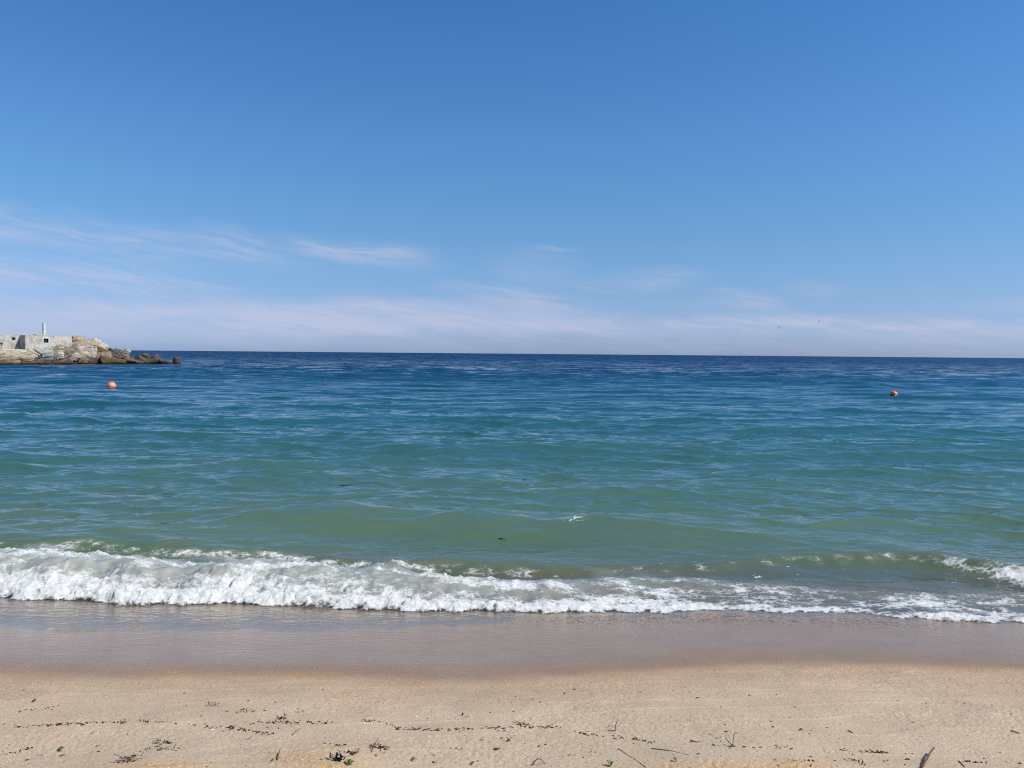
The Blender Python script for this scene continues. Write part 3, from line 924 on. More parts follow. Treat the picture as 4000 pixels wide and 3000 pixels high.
# ------------------------------------------------------------------ rocks
def rock_mat(name, a, b_, stain, strata=3.0):
    m, t, out = material(name)
    p = t.n('ShaderNodeBsdfPrincipled')
    o = t.n('ShaderNodeTexCoord').outputs['Object']
    pos = t.n('ShaderNodeNewGeometry').outputs['Position']
    sp = t.n('ShaderNodeSeparateXYZ')
    t.l(pos, sp.inputs[0])
    c = t.mix(t.sstep(t.noise(o, 2.2, 4, 0.65), 0.38, 0.62), a, b_)
    st = t.noise(t.scalevec(o, (0.7, 0.7, strata * 2.0)), 1.0, 4, 0.6, 0.6)
    c = t.mix(t.sstep(st, 0.5, 0.66, 0, 0.55), c, stain)
    c = t.mix(t.sstep(t.noise(o, 9, 4, 0.7), 0.5, 0.72, 0, 0.5), c, stain)
    nz = t.noise(pos, 1.3, 3, 0.5)
    tide = t.sstep(t.math('ADD', sp.outputs[2], t.math('MULTIPLY', nz, -0.9)), 0.75, -0.25)
    c = t.mix(t.math('MULTIPLY', tide, 0.72), c, srgb(92, 70, 47))
    weed = t.sstep(t.math('ADD', sp.outputs[2], t.math('MULTIPLY', nz, -0.35)), 0.12, -0.08)
    c = t.mix(weed, c, srgb(46, 36, 26))
    t.l(c, p.inputs['Base Color'])
    p.inputs['Roughness'].default_value = 0.85
    p.inputs['Specular IOR Level'].default_value = 0.25
    b = t.n('ShaderNodeBump')
    b.inputs['Distance'].default_value = 0.10
    b.inputs['Strength'].default_value = 0.7
    t.l(t.math('ADD', t.noise(o, 4.5, 6, 0.65), t.math('MULTIPLY', st, 0.8)), b.inputs['Height'])
    t.l(b.outputs[0], p.inputs['Normal'])
    t.l(p.outputs[0], out.inputs[0])
    return m


RM = dict(
    pale=rock_mat('pale_limestone', srgb(186, 175, 156), srgb(208, 200, 184), srgb(116, 98, 76)),
    tan=rock_mat('tan_limestone', srgb(170, 152, 124), srgb(197, 182, 156), srgb(104, 82, 60), 5.0),
    grey=rock_mat('grey_limestone', srgb(126, 117, 104), srgb(160, 149, 133), srgb(86, 76, 64)),
    brown=rock_mat('brown_stone', srgb(118, 94, 68), srgb(146, 120, 90), srgb(76, 58, 40)),
    dark=rock_mat('dark_stone', srgb(92, 84, 76), srgb(118, 108, 98), srgb(60, 52, 46)),
    green=rock_mat('greenish_stone', srgb(184, 190, 178), srgb(206, 208, 196), srgb(140, 132, 112)),
)


def make_rock(name, px, py, wpx, hpx, mat, tilt=0.0, deep=0.8, flat=0.0, pull=0.35, seed=None):
    rnd = random.Random(seed if seed is not None else int(px * 13 + py * 7))
    p = on_slope(px, py)
    k = p.length / F
    w_, h_ = wpx * k, hpx * k
    dp = deep * 0.5 * (w_ + h_)
    bm = bmesh.new()
    pts = []
    for sx in (-1, 1):
        for sy in (-1, 1):
            for sz in (-1, 1):
                pts.append((sx * rnd.uniform(0.62, 1.0), sy * rnd.uniform(0.6, 1.0), sz * rnd.uniform(0.6 + flat * 0.3, 1.0)))
    for _ in range(5):
        v = Vector((rnd.gauss(0, 1), rnd.gauss(0, 1), rnd.gauss(0, 1))).normalized()
        pts.append(tuple(v * rnd.uniform(0.95, 1.15)))
    for q in pts:
        bm.verts.new((q[0] * w_ / 2, q[1] * dp / 2, q[2] * h_ / 2))
    r = bmesh.ops.convex_hull(bm, input=bm.verts[:])
    bmesh.ops.delete(bm, geom=[g for g in r['geom_interior'] if isinstance(g, bmesh.types.BMVert)], context='VERTS')
    bmesh.ops.bevel(bm, geom=bm.edges[:], offset=0.03 * min(w_, h_), segments=1, affect='EDGES')
    bmesh.ops.triangulate(bm, faces=bm.faces[:])
    for _ in range(2):
        bmesh.ops.subdivide_edges(bm, edges=[e for e in bm.edges if e.calc_length() > 0.13 * max(w_, h_)], cuts=2, use_grid_fill=True)
        bmesh.ops.triangulate(bm, faces=bm.faces[:])
    bm.normal_update()
    off = Vector((rnd.uniform(0, 50), rnd.uniform(0, 50), rnd.uniform(0, 50)))
    sz = min(w_, h_, dp)
    for v in bm.verts:
        n1 = mnoise.noise(v.co * (1.6 / sz) + off)
        n2 = mnoise.noise(v.co * (4.5 / sz) + off)
        lay = mnoise.noise(Vector((v.co.x * 0.5, v.co.y * 0.5, v.co.z * 7.0)) / sz + off)
        v.co += v.normal * sz * (0.05 * n1 + 0.045 * n2 + 0.06 * lay)
    me = bpy.data.meshes.new(name)
    bmesh.ops.recalc_face_normals(bm, faces=bm.faces[:])
    bm.to_mesh(me)
    bm.free()
    o = link_mesh(name, me, RM[mat])
    view = math.atan2(-p.x, p.y)
    o.location = p + Vector((-math.sin(view), math.cos(view), 0)) * dp * pull * 0.5
    o.rotation_euler = (0, R(tilt), view)
    return o


ROCKS = [
    # px, py, w, h, stone, tilt, label
    (48, 1379, 128, 26, 'pale', 1, 'broad layered pale ledge slab below the long concrete wall'),
    (52, 1402, 124, 28, 'tan', -1, 'banded tan slab lying under the broad pale ledge'),
    (4, 1420, 48, 18, 'brown', 6, 'low brown boulder at the waterline, farthest left of the rocks'),
    (52, 1419, 44, 24, 'tan', -4, 'rounded tan boulder at the waterline under the banded slab'),
    (88, 1414, 32, 28, 'brown', 20, 'squarish brown boulder right of the rounded tan waterline boulder'),
    (-34, 1392, 70, 40, 'tan', 4, 'big tan block cut off by the left edge of the view'),
    (122, 1384, 44, 34, 'pale', 30, 'pale broken boulder right of the broad ledge slab'),
    (116, 1371, 34, 12, 'dark', -4, 'flat dark stone tucked under the corner of the blockhouse'),
    (143, 1387, 34, 27, 'dark', 34, 'dark tilted slab between the pale broken boulder and greenish slab'),
    (178, 1381, 62, 32, 'green', -6, 'greenish white slab under the barred window'),
    (150, 1414, 100, 26, 'grey', -8, 'long grey brown boulder lying on the waterline under the greenish slab'),
    (188, 1424, 48, 14, 'brown', 3, 'low brown rock awash at the end of the long grey boulder'),
    (211, 1383, 22, 58, 'grey', 8, 'narrow upright grey rock standing on end right of the barred window'),
    (233, 1361, 30, 30, 'tan', 10, 'small yellowish boulder perched against the blockhouse wall'),
    (232, 1385, 28, 40, 'pale', -6, 'upright pale rock under the small yellowish boulder'),
    (256, 1364, 22, 18, 'grey', 15, 'fist shaped grey stone beside the perched yellowish boulder'),
    (240, 1415, 70, 20, 'grey', -12, 'long low grey rock on the waterline under the upright pale rock'),
    (272, 1380, 68, 44, 'grey', -26, 'large light grey slab tilted up to the right'),
    (292, 1396, 26, 34, 'pale', 24, 'small pale prism rock leaning on the large boulder'),
    (334, 1380, 76, 54, 'pale', 2, 'largest pale boulder with a grey patch, in the middle of the pile'),
    (304, 1326, 46, 28, 'tan', -6, 'topmost tan boulder beside the end of the blockhouse'),
    (308, 1350, 92, 30, 'tan', -14, 'layered tan slab under the topmost boulder'),
    (386, 1354, 66, 40, 'pale', 34, 'pale topped boulder sloping down to the right of the layered tan slab'),
    (392, 1372, 54, 30, 'brown', 24, 'boulder coloured brown for the shaded lower face of the sloping pale topped one'),  # brown stone stands in for the shadow face of the boulder above
    (358, 1410, 40, 32, 'dark', 8, 'dark brown wedge rock at the waterline under the largest boulder'),
    (330, 1408, 30, 24, 'tan', 30, 'little orange tan rock left of the dark wedge rock'),
    (316, 1419, 26, 18, 'brown', -6, 'smallest brown rock at the waterline under the pale prism'),
    (278, 1420, 46, 14, 'brown', 6, 'flat brown rock awash right of the long low grey rock'),
    (400, 1394, 66, 34, 'grey', -14, 'grey brown block in front of the boulder coloured brown for shade'),
    (440, 1413, 86, 30, 'brown', 10, 'wide brown boulder on the waterline right of the grey brown block'),
    (452, 1390, 72, 34, 'dark', 36, 'long dark slab sliding down towards the tetrapods'),
    (486, 1396, 30, 46, 'grey', 24, 'pale edged slab below the leaning tetrapod'),
    (516, 1412, 82, 22, 'brown', 13, 'low orange brown rock trailing into the sea beside the tetrapods'),
    (470, 1376, 44, 20, 'grey', 18, 'grey stone behind the long dark slab'),
]
for px, py, w_, h_, mt, tl, lb in ROCKS:
    o = make_rock('boulder', px, py, w_ * 0.99, h_ * 1.0, mt, tl)
    tag(o, lb, 'rock', 'boulders heaped along the breakwater')
# more of the same pile, left of the frame, so it carries on when the view moves
for k, (px, py, w_, h_, mt) in enumerate([(-110, 1384, 90, 40, 'pale'), (-100, 1416, 100, 34, 'tan'), (-200, 1388, 110, 44, 'tan'), (-190, 1422, 90, 34, 'brown')]):
    o = make_rock('boulder', px, py, w_, h_, mt, 3 * k)
    tag(o, 'breakwater boulder beyond the left edge of the view', 'rock', 'boulders heaped along the breakwater, out of view')

# rubble under and behind the boulders
ss = np.linspace(-17, 15.5, 90)
dd = np.linspace(D_WATER + 1.4, -9.0, 46)
SS, DD = np.meshgrid(ss, dd)
top = np.where(SS < 5.5, 1.75, 1.75 + 1.6 * smooth(5.5, 7.5, SS) - 4.2 * smooth(8.5, 15.5, SS))
ZZ = np.minimum((D_WATER - DD) * 0.526 - 1.35, top)
ZZ = ZZ - 3.0 * smooth(-4.5, -9, DD) - 1.2 * smooth(9, 15, SS) - 0.6
ZZ = ZZ + 0.35 * fbm(SS * 0.9, DD * 0.9, 210, 3) + 0.2 * np.abs(perlin(SS * 2, DD * 2, 215))
VV = np.stack([P0.x + JT.x * SS + JN.x * DD, P0.y + JT.y * SS + JN.y * DD, ZZ], -1).reshape(-1, 3)
tag(np_mesh('rubble_bank', VV, grid_quads(*SS.shape), RM['brown']), 'bank of brown rubble under the breakwater boulders', kind='structure')

# ------------------------------------------------------------------ tetrapods
TET = rock_mat('dark_wet_concrete', srgb(86, 80, 74), srgb(104, 98, 90), srgb(62, 56, 50), 1.0)
TETL = rock_mat('grey_cast_concrete', srgb(150, 146, 138), srgb(172, 168, 160), srgb(120, 112, 100), 1.0)


def tetra_bm(size, d0, spin, r0=0.38, r1=0.27, core=0.40):
    """four blunt tapering legs from one core; the first leg points along d0"""
    q0 = Vector(d0).to_track_quat('Z', 'Y') @ Matrix.Rotation(R(spin), 3, 'Z').to_quaternion()
    bm = bmesh.new()
    dirs = [Vector((0, 0, 1))] + [Vector((math.sqrt(8) / 3 * math.cos(a), math.sqrt(8) / 3 * math.sin(a), -1 / 3)) for a in (0, 2.094, 4.189)]
    for dv in dirs:
        dv = q0 @ dv
        q = dv.to_track_quat('Z', 'Y').to_matrix().to_4x4()
        prof = [(0.0, r0), (0.55, r0 + (r1 - r0) * 0.58), (0.93, r1 + 0.015), (0.985, r1 - 0.01), (1.0, r1 - 0.05)]
        rings = []
        for t_, r_ in prof:
            ring = []
            for k in range(20):
                a = 6.28318 * k / 20
                v = Vector((r_ * size * math.cos(a), r_ * size * math.sin(a), t_ * size))
                v *= 1 + 0.02 * mnoise.noise(v * 3 + dv * 9)
                ring.append(bm.verts.new(q @ v))
            rings.append(ring)
        for a_, b_ in zip(rings, rings[1:]):
            for k in range(20):
                bm.faces.new((a_[k], a_[(k + 1) % 20], b_[(k + 1) % 20], b_[k]))
        bm.faces.new(rings[-1])
        bm.faces.new(rings[0][::-1])
    bmesh.ops.create_icosphere(bm, subdivisions=2, radius=core * size)
    return bm


for px, py, dep, size, d0, spin, mt, lb in [
        (503, 1367, 108.5, 1.5, (0.70, -0.15, 0.70), 55, TETL, 'pale grey tetrapod with one leg leaning up to the right, scrawled in white'),
        (536, 1396, 109, 1.75, (-0.32, -0.80, 0.50), 40, TET, 'dark tetrapod with a round leg end facing the beach, next to the brown rock'),
        (571, 1383, 111, 1.70, (0.25, -0.30, 0.92), 10, TET, 'dark tetrapod with its leg straight up in the middle of the cluster'),
        (600, 1388, 111.5, 1.75, (-0.42, -0.42, 0.80), 70, TET, 'dark tetrapod with its leg tipped left, right of the upright one'),
        (630, 1404, 110.5, 1.35, (0.30, -0.50, 0.80), 90, TET, 'low dark tetrapod leg at the outer tip of the cluster, sunk to its end'),
        (690, 1394, 113, 1.75, (0.06, -0.12, 0.99), 15, TET, 'lone dark tetrapod leg standing out of the sea past the cluster')]:
    d0 = Vector(d0).normalized()
    base_q = d0.to_track_quat('Z', 'Y')

    def highest(sp):
        return max((base_q @ Vector((math.sqrt(8) / 3 * math.cos(R(sp) + a), math.sqrt(8) / 3 * math.sin(R(sp) + a), -1 / 3))).z for a in (0, 2.094, 4.189))
    spin = min(range(0, 120, 5), key=highest)        # the turn that keeps the other three legs lowest
    p = at_y(px, py, dep) - d0 * size
    o = bm_obj('tetrapod', tetra_bm(size, d0, spin), mt)
    o.location = p
    tag(o, lb, 'tetrapod', 'concrete tetrapods at the end of the breakwater')
    if mt is TETL:
        # hand painted white scrawl along the leaning leg, one continuous line
        zx = bmesh.new()
        rnd = random.Random(3)
        vd = (Vector((0, 0, CAM_H)) - p).normalized()
        e1 = (vd - d0 * vd.dot(d0)).normalized()
        e2 = d0.cross(e1)
        path = []
        for k in range(34):
            t_ = 0.50 + 0.43 * k / 33
            a = 0.75 * math.sin(k * 1.55) + rnd.uniform(-0.12, 0.12)
            rr = (0.38 + (0.28 - 0.38) * t_) * size + 0.012
            path.append(d0 * size * t_ + (e1 * math.cos(a) + e2 * math.sin(a)) * rr)
        rings = []
        for i, q in enumerate(path):
            a = (path[min(i + 1, 33)] - path[max(i - 1, 0)]).normalized()
            out_ = (q - d0 * q.dot(d0)).normalized()
            sd = a.cross(out_).normalized() * 0.045
            rings.append([zx.verts.new(q + v) for v in (sd + out_ * 0.012, -sd + out_ * 0.012, -sd - out_ * 0.012, sd - out_ * 0.012)])
        for a_, b_ in zip(rings, rings[1:]):
            for k in range(4):
                zx.faces.new((a_[k], a_[(k + 1) % 4], b_[(k + 1) % 4], b_[k]))
        zx.faces.new(rings[0][::-1])
        zx.faces.new(rings[-1])
        bm_obj('painted_scrawl', zx, WHITE, o)
o = make_rock('boulder', 645, 1414, 16, 14, 'dark', 10)
q = at_y(645, 1413, 111)
o.location = q
tag(o, 'small dark stone with water breaking on it at the outer end of the tetrapod cluster', 'rock', 'boulders heaped along the breakwater')


# ------------------------------------------------------------------ buoys
def buoy_mat(name, base, faded, dark):
    m, t, out = material(name)
    p = t.n('ShaderNodeBsdfPrincipled')
    o = t.n('ShaderNodeTexCoord').outputs['Object']
    sp = t.n('ShaderNodeSeparateXYZ')
    t.l(o, sp.inputs[0])
    c = t.mix(t.sstep(t.noise(o, 5, 3, 0.6), 0.4, 0.65), base, faded)
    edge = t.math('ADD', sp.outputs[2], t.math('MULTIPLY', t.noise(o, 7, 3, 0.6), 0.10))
    c = t.mix(t.sstep(edge, 0.03, -0.02), c, dark)  # shade and wetness of the underside both put into the lower colour
    t.l(c, p.inputs['Base Color'])
    p.inputs['Roughness'].default_value = 0.45
    t.l(p.outputs[0], out.inputs[0])
    return m


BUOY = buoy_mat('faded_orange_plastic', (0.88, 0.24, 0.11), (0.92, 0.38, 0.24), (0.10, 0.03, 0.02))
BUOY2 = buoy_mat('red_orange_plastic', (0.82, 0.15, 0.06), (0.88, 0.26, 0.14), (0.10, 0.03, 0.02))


def make_buoy(px, py, wpx, hpx, mat, tilt, patch):
    p = at_z(px, py, 0.0)
    rad = wpx * p.length / F / 2
    root = empty('mooring_buoy', (p.x, p.y + rad, 0.0))
    zc = hpx * p.length / F - rad
    b = bmesh.new()
    bmesh.ops.create_uvsphere(b, u_segments=40, v_segments=24, radius=rad)
    for v in b.verts:
        v.co.z *= 0.96
    f = bm_obj('float', b, mat, root, True)
    f.location = (0, 0, zc)
    # moulded seam round the float
    b = bmesh.new()
    n = 48
    prof = [(rad * 0.992, -0.012), (rad * 1.02, -0.012), (rad * 1.02, 0.012), (rad * 0.992, 0.012)]
    vs = [[b.verts.new((r_ * math.cos(6.2832 * i / n), r_ * math.sin(6.2832 * i / n), z_)) for r_, z_ in prof] for i in range(n)]
    for i in range(n):
        for j in range(4):
            b.faces.new((vs[i][j], vs[(i + 1) % n][j], vs[(i + 1) % n][(j + 1) % 4], vs[i][(j + 1) % 4]))
    s_ = bm_obj('seam', b, mat, f, True)
    s_.rotation_euler = (R(tilt), R(8), 0)
    # rope eye
    b = bmesh.new()
    bmesh.ops.create_cone(b, cap_ends=True, segments=14, radius1=rad * 0.20, radius2=rad * 0.15, depth=rad * 0.34, matrix=Matrix.Translation((0, 0, rad * 1.02)))
    e = bm_obj('rope_eye', b, patch, f, True)
    return root, f, e


r1, f1, e1 = make_buoy(427, 1514, 30, 20, BUOY, 90, BUOY)
e1.rotation_euler = (R(115), 0, R(-62))
tag(r1, 'large faded salmon orange ball buoy floating off the breakwater, the left one', 'buoy', 'orange swimming zone buoys')
r2, f2, e2 = make_buoy(3498, 1550, 25, 20.5, BUOY2, 78, WHITE)
e2.rotation_euler = (R(112), 0, R(-3))
tag(r2, 'smaller red orange ball buoy with white rope eye, alone on the right', 'buoy', 'orange swimming zone buoys')

# ------------------------------------------------------------------ person at the left edge, in front of the wall
SKIN = simple_mat('skin', (0.50, 0.27, 0.19), 0.55, 0.08, 8)
HAIR = simple_mat('dark_hair', (0.012, 0.009, 0.008), 0.5, 0.3, 30)
SWIM = simple_mat('dark_swimwear', (0.03, 0.035, 0.05), 0.7, 0.2, 20)


def skin_mesh(name, joints, edges, root, sub=2):
    me = bpy.data.meshes.new(name)
    me.from_pydata([j[0] for j in joints], edges, [])
    o = bpy.data.objects.new(name, me)
    COL.objects.link(o)
    sk = o.modifiers.new('skin', 'SKIN')
    sk.use_smooth_shade = True
    for i, j in enumerate(joints):
        sv = me.skin_vertices[0].data[i]
        sv.radius = j[1] if isinstance(j[1], tuple) else (j[1], j[1])
        sv.use_root = (i == root)
    ss_ = o.modifiers.new('sub', 'SUBSURF')
    ss_.levels = ss_.render_levels = sub
    dg = bpy.context.evaluated_depsgraph_get()
    new = bpy.data.meshes.new_from_object(o.evaluated_get(dg))
    bpy.data.objects.remove(o)
    return new


def make_person():
    # standing, leaning forward a little to the right (+x), arms hanging, facing +x
    Jn = [((0, 0, 0.92), (0.13, 0.15)), ((0.03, 0, 1.12), (0.11, 0.13)), ((0.10, 0, 1.34), (0.12, 0.17)), ((0.16, 0, 1.47), (0.055, 0.055)), ((0.20, 0, 1.55), (0.055, 0.055)),
          ((0.22, 0, 1.62), (0.085, 0.075)), ((0.235, 0, 1.70), (0.085, 0.075)),
          ((0.0, 0.10, 0.86), 0.09), ((0.03, 0.11, 0.48), 0.062), ((-0.02, 0.11, 0.10), 0.042), ((0.02, 0.11, 0.03), 0.04), ((0.15, 0.12, 0.02), 0.03),
          ((0.0, -0.10, 0.86), 0.09), ((0.06, -0.11, 0.48), 0.062), ((0.05, -0.11, 0.10), 0.042), ((0.09, -0.11, 0.03), 0.04), ((0.22, -0.12, 0.02), 0.03),
          ((0.11, 0.19, 1.38), 0.058), ((0.10, 0.25, 1.10), 0.045), ((0.17, 0.25, 0.86), 0.033),
          ((0.11, -0.19, 1.38), 0.058), ((0.12, -0.25, 1.10), 0.045), ((0.20, -0.25, 0.86), 0.033),
          ((0.315, 0, 1.60), 0.016), ((0.20, 0.085, 1.625), 0.018), ((0.20, -0.085, 1.625), 0.018)]
    E = [(0, 1), (1, 2), (2, 3), (3, 4), (4, 5), (5, 6), (0, 7), (7, 8), (8, 9), (9, 10), (10, 11), (0, 12), (12, 13), (13, 14), (14, 15), (15, 16),
         (2, 17), (17, 18), (18, 19), (2, 20), (20, 21), (21, 22), (5, 23), (5, 24), (5, 25)]
    for base, side in ((19, 1), (22, -1)):
        bx, by, bz = Jn[base][0]
        pi_ = len(Jn)
        Jn.append(((bx + 0.025, by, bz - 0.07), (0.018, 0.034)))
        E.append((base, pi_))
        for k in range(4):
            ox = (k - 1.5) * 0.019
            L = (0.068, 0.078, 0.072, 0.056)[k]
            a = len(Jn)
            Jn.append(((bx + 0.03 + ox, by, bz - 0.11), 0.0085))
            Jn.append(((bx + 0.045 + ox, by - side * 0.012, bz - 0.11 - L), 0.007))
            E += [(pi_, a), (a, a + 1)]
        a = len(Jn)
        Jn.append(((bx + 0.065, by, bz - 0.07), 0.010))
        Jn.append(((bx + 0.085, by - side * 0.01, bz - 0.115), 0.008))
        E += [(pi_, a), (a, a + 1)]
    me = skin_mesh('person', Jn, E, 0, 1)
    body = link_mesh('person', me, SKIN, None, True)
    b = bmesh.new()
    bmesh.ops.create_icosphere(b, subdivisions=3, radius=0.112, matrix=Matrix.Translation((0.205, 0, 1.70)) @ Matrix.Diagonal((1.05, 0.92, 0.82, 1)))
    bmesh.ops.create_icosphere(b, subdivisions=3, radius=0.058, matrix=Matrix.Translation((0.135, 0, 1.785)))
    for v in b.verts:
        v.co += Vector((1, 1, 1)) * 0.008 * mnoise.noise(v.co * 22)
    bm_obj('hair', b, HAIR, body, True)
    b = bmesh.new()
    for z0, z1, r0, r1 in ((0.80, 0.98, 0.165, 0.155),):
        bmesh.ops.create_cone(b, cap_ends=False, segments=28, radius1=r0, radius2=r1, depth=z1 - z0, matrix=Matrix.Translation((0.0, 0, (z0 + z1) / 2)) @ Matrix.Diagonal((1.0, 1.2, 1, 1)))
    bmesh.ops.solidify(b, geom=b.faces[:], thickness=0.008)
    bm_obj('swim_shorts', b, SWIM, body, True)
    return body


per = make_person()
q = on_face(7, 1346, 0.9)
scale_ = 1.28
pos_ = J(q[0], 0.9, 0)
per.scale = (scale_,) * 3
hd = Vector((0.22 * scale_ * math.cos(0), 0, 0))
per.location = (pos_.x - 0.22 * scale_, pos_.y, q[1] - 1.63 * scale_)
tag(per, 'dark haired person with bare shoulders, cut by the left edge before the wall', 'person')

# ------------------------------------------------------------------ gulls
GULL = simple_mat('white_feathers', (0.80, 0.80, 0.80), 0.7, 0.06, 8)
GULLG = simple_mat('pale_wing_feathers', (0.78, 0.79, 0.80), 0.7, 0.12, 8)


def make_gull(flap, label):
    b = bmesh.new()
    bmesh.ops.create_icosphere(b, subdivisions=3, radius=1.0)
    for v in b.verts:
        x = v.co.x
        taper = 1.0 - 0.35 * max(0, -x) - 0.15 * max(0, x)
        v.co = Vector((x * 0.23, v.co.y * 0.07 * taper, v.co.z * 0.065 * taper + 0.012 * x))
    bmesh.ops.create_icosphere(b, subdivisions=2, radius=0.045, matrix=Matrix.Translation((0.235, 0, 0.03)))
    bmesh.ops.create_cone(b, cap_ends=True, segments=8, radius1=0.014, radius2=0.003, depth=0.06, matrix=Matrix.Translation((0.30, 0, 0.025)) @ Matrix.Rotation(R(90), 4, 'Y'))
    tail = [(-0.20, -0.02, 0), (-0.34, -0.06, 0), (-0.35, 0, 0), (-0.34, 0.06, 0), (-0.20, 0.02, 0)]
    vs = [b.verts.new((x, y, z - 0.005)) for x, y, z in tail] + [b.verts.new((x, y, z + 0.004)) for x, y, z in tail]
    b.faces.new(vs[:5][::-1])
    b.faces.new(vs[5:])
    for k in range(5):
        b.faces.new((vs[k], vs[(k + 1) % 5], vs[5 + (k + 1) % 5], vs[5 + k]))
    body = bm_obj('gull', b, GULL, None, True)
    for side in (1, -1):
        b = bmesh.new()
        st = [(0.02, 0.11, 0.0), (0.24, 0.12, 0.10 * flap), (0.42, 0.10, 0.13 * flap), (0.60, 0.055, 0.06 * flap), (0.74, 0.012, -0.02 * flap)]
        up, dn = [], []
        for y, c, z in st:
            xo = 0.05 + (0.06 if 0.1 < y < 0.5 else 0.0) - 0.10 * max(0, y - 0.42)
            up.append([b.verts.new((xo + c, side * y, z + 0.008)), b.verts.new((xo - c, side * y, z))])
            dn.append([b.verts.new((xo + c, side * y, z - 0.008)), b.verts.new((xo - c, side * y, z - 0.004))])
        for i in range(len(st) - 1):
            b.faces.new((up[i][0], up[i + 1][0], up[i + 1][1], up[i][1]))
            b.faces.new((dn[i][0], dn[i][1], dn[i + 1][1], dn[i + 1][0]))
            b.faces.new((up[i][0], dn[i][0], dn[i + 1][0], up[i + 1][0]))
            b.faces.new((up[i][1], up[i + 1][1], dn[i + 1][1], dn[i][1]))
        b.faces.new((up[-1][0], dn[-1][0], dn[-1][1], up[-1][1]))
        b.faces.new((up[0][0], up[0][1], dn[0][1], dn[0][0]))
        bm_obj('wing', b, GULLG, body)
    return body


for px, py, yd, flap, rot, lb in [
        (2980, 1281, 330, 1.3, (10, 5, 200), 'white gull flying low over the horizon, left of the three on the right'),
        (3043, 1277, 250, -0.9, (-40, 20, 30), 'white gull banking over the horizon, middle of the three on the right'),
        (3200, 1255, 270, 1.0, (-35, 0, 20), 'white gull flying highest of the three on the right'),
        (1150, 1265, 520, 1.2, (-30, 0, 170), 'tiny white gull far off above the sea, left of a close pair'),
        (1172, 1267, 560, -1.0, (-40, 0, 10), 'tiny white gull far off above the sea, right of a close pair'),
        (3984, 1338, 420, 1.1, (-20, 10, 40), 'tiny white gull just over the horizon at the right edge')]:
    g = make_gull(flap, lb)
    g.location = at_y(px, py, yd)
    g.rotation_euler = tuple(R(a) for a in rot)
    tag(g, lb, 'gull', 'gulls flying over the sea')


# ------------------------------------------------------------------ things washed up on the sand
def sand_pts(pp):
    pp = np.asarray(pp, dtype=float)
    Rm = np.array(CM.to_3x3())
    d = np.stack([(pp[:, 0] - 2000) / F, -(pp[:, 1] - 1500) / F, -np.ones(len(pp))], -1) @ Rm.T
    z = np.full(len(pp), 0.45)
    for _ in range(12):
        t = (z - CAM_H) / d[:, 2]
        z = sand_base(d[:, 0] * t, d[:, 1] * t)
    t = (z - CAM_H) / d[:, 2]
    return np.stack([d[:, 0] * t, d[:, 1] * t, z], -1)


def tube(bm, pts, r0, r1, sides=6, squash=1.0):
    pts = [Vector(p) for p in pts]
    rings = []
    for i, p in enumerate(pts):
        a = (pts[min(i + 1, len(pts) - 1)] - pts[max(i - 1, 0)]).normalized()
        s1 = a.cross(Vector((0.13, 0.2, 1))).normalized()
        s2 = a.cross(s1)
        r_ = r0 + (r1 - r0) * i / (len(pts) - 1)
        rings.append([bm.verts.new(p + (s1 * math.cos(6.2832 * k / sides) + s2 * squash * math.sin(6.2832 * k / sides)) * r_) for k in range(sides)])
    for a, b_ in zip(rings, rings[1:]):
        for k in range(sides):
            bm.faces.new((a[k], a[(k + 1) % sides], b_[(k + 1) % sides], b_[k]))
    bm.faces.new(rings[0][::-1])
    bm.faces.new(rings[-1])


def blade(bm, base, dirv, length, width, lift, rnd, thick=0.0012):
    """a thin bent leaf lying on the sand"""
    dirv = Vector(dirv).normalized()
    side = Vector((-dirv.y, dirv.x, 0))
    n = 6
    T, B_ = [], []
    for i in range(n + 1):
        t_ = i / n
        wv = width * math.sin(math.pi * (0.08 + 0.90 * t_)) * 0.5
        c = Vector(base) + dirv * length * t_ + Vector((0, 0, lift * math.sin(t_ * 2.4)))
        tw = rnd.uniform(-0.25, 0.25) * wv
        T.append([bm.verts.new(c + side * wv + Vector((0, 0, thick + tw))), bm.verts.new(c + Vector((0, 0, thick - wv * 0.3))), bm.verts.new(c - side * wv + Vector((0, 0, thick - tw)))])
        B_.append([bm.verts.new(c + side * wv + Vector((0, 0, tw))), bm.verts.new(c + Vector((0, 0, -wv * 0.3))), bm.verts.new(c - side * wv + Vector((0, 0, -tw)))])
    for i in range(n):
        for j in range(2):
            bm.faces.new((T[i][j], T[i + 1][j], T[i + 1][j + 1], T[i][j + 1]))
            bm.faces.new((B_[i][j], B_[i][j + 1], B_[i + 1][j + 1], B_[i + 1][j]))
        bm.faces.new((T[i][0], B_[i][0], B_[i + 1][0], T[i + 1][0]))
        bm.faces.new((T[i][2], T[i + 1][2], B_[i + 1][2], B_[i][2]))


WEED = simple_mat('dried_seaweed', (0.055, 0.035, 0.020), 0.7, 0.5, 60, spec=0.1)
WEEDR = simple_mat('red_brown_seaweed', (0.11, 0.045, 0.022), 0.7, 0.5, 60, spec=0.1)
BLACK = simple_mat('black_wrack', (0.018, 0.016, 0.014), 0.6, 0.5, 60, spec=0.1)
LEAF = simple_mat('green_leaf', (0.20, 0.24, 0.075), 0.6, 0.3, 40, spec=0.1)
OLIVE = simple_mat('olive_blade', (0.15, 0.12, 0.035), 0.6, 0.4, 40, spec=0.1)
STICK = simple_mat('grey_brown_twig', (0.14, 0.095, 0.062), 0.8, 0.35, 50, spec=0.1)
STICKR = simple_mat('red_brown_stick', (0.20, 0.085, 0.045), 0.7, 0.35, 40, spec=0.1)
SHELL = simple_mat('white_shell', (0.74, 0.70, 0.62), 0.5, 0.12, 60)


def local(o, p):
    o.location = p
    return o


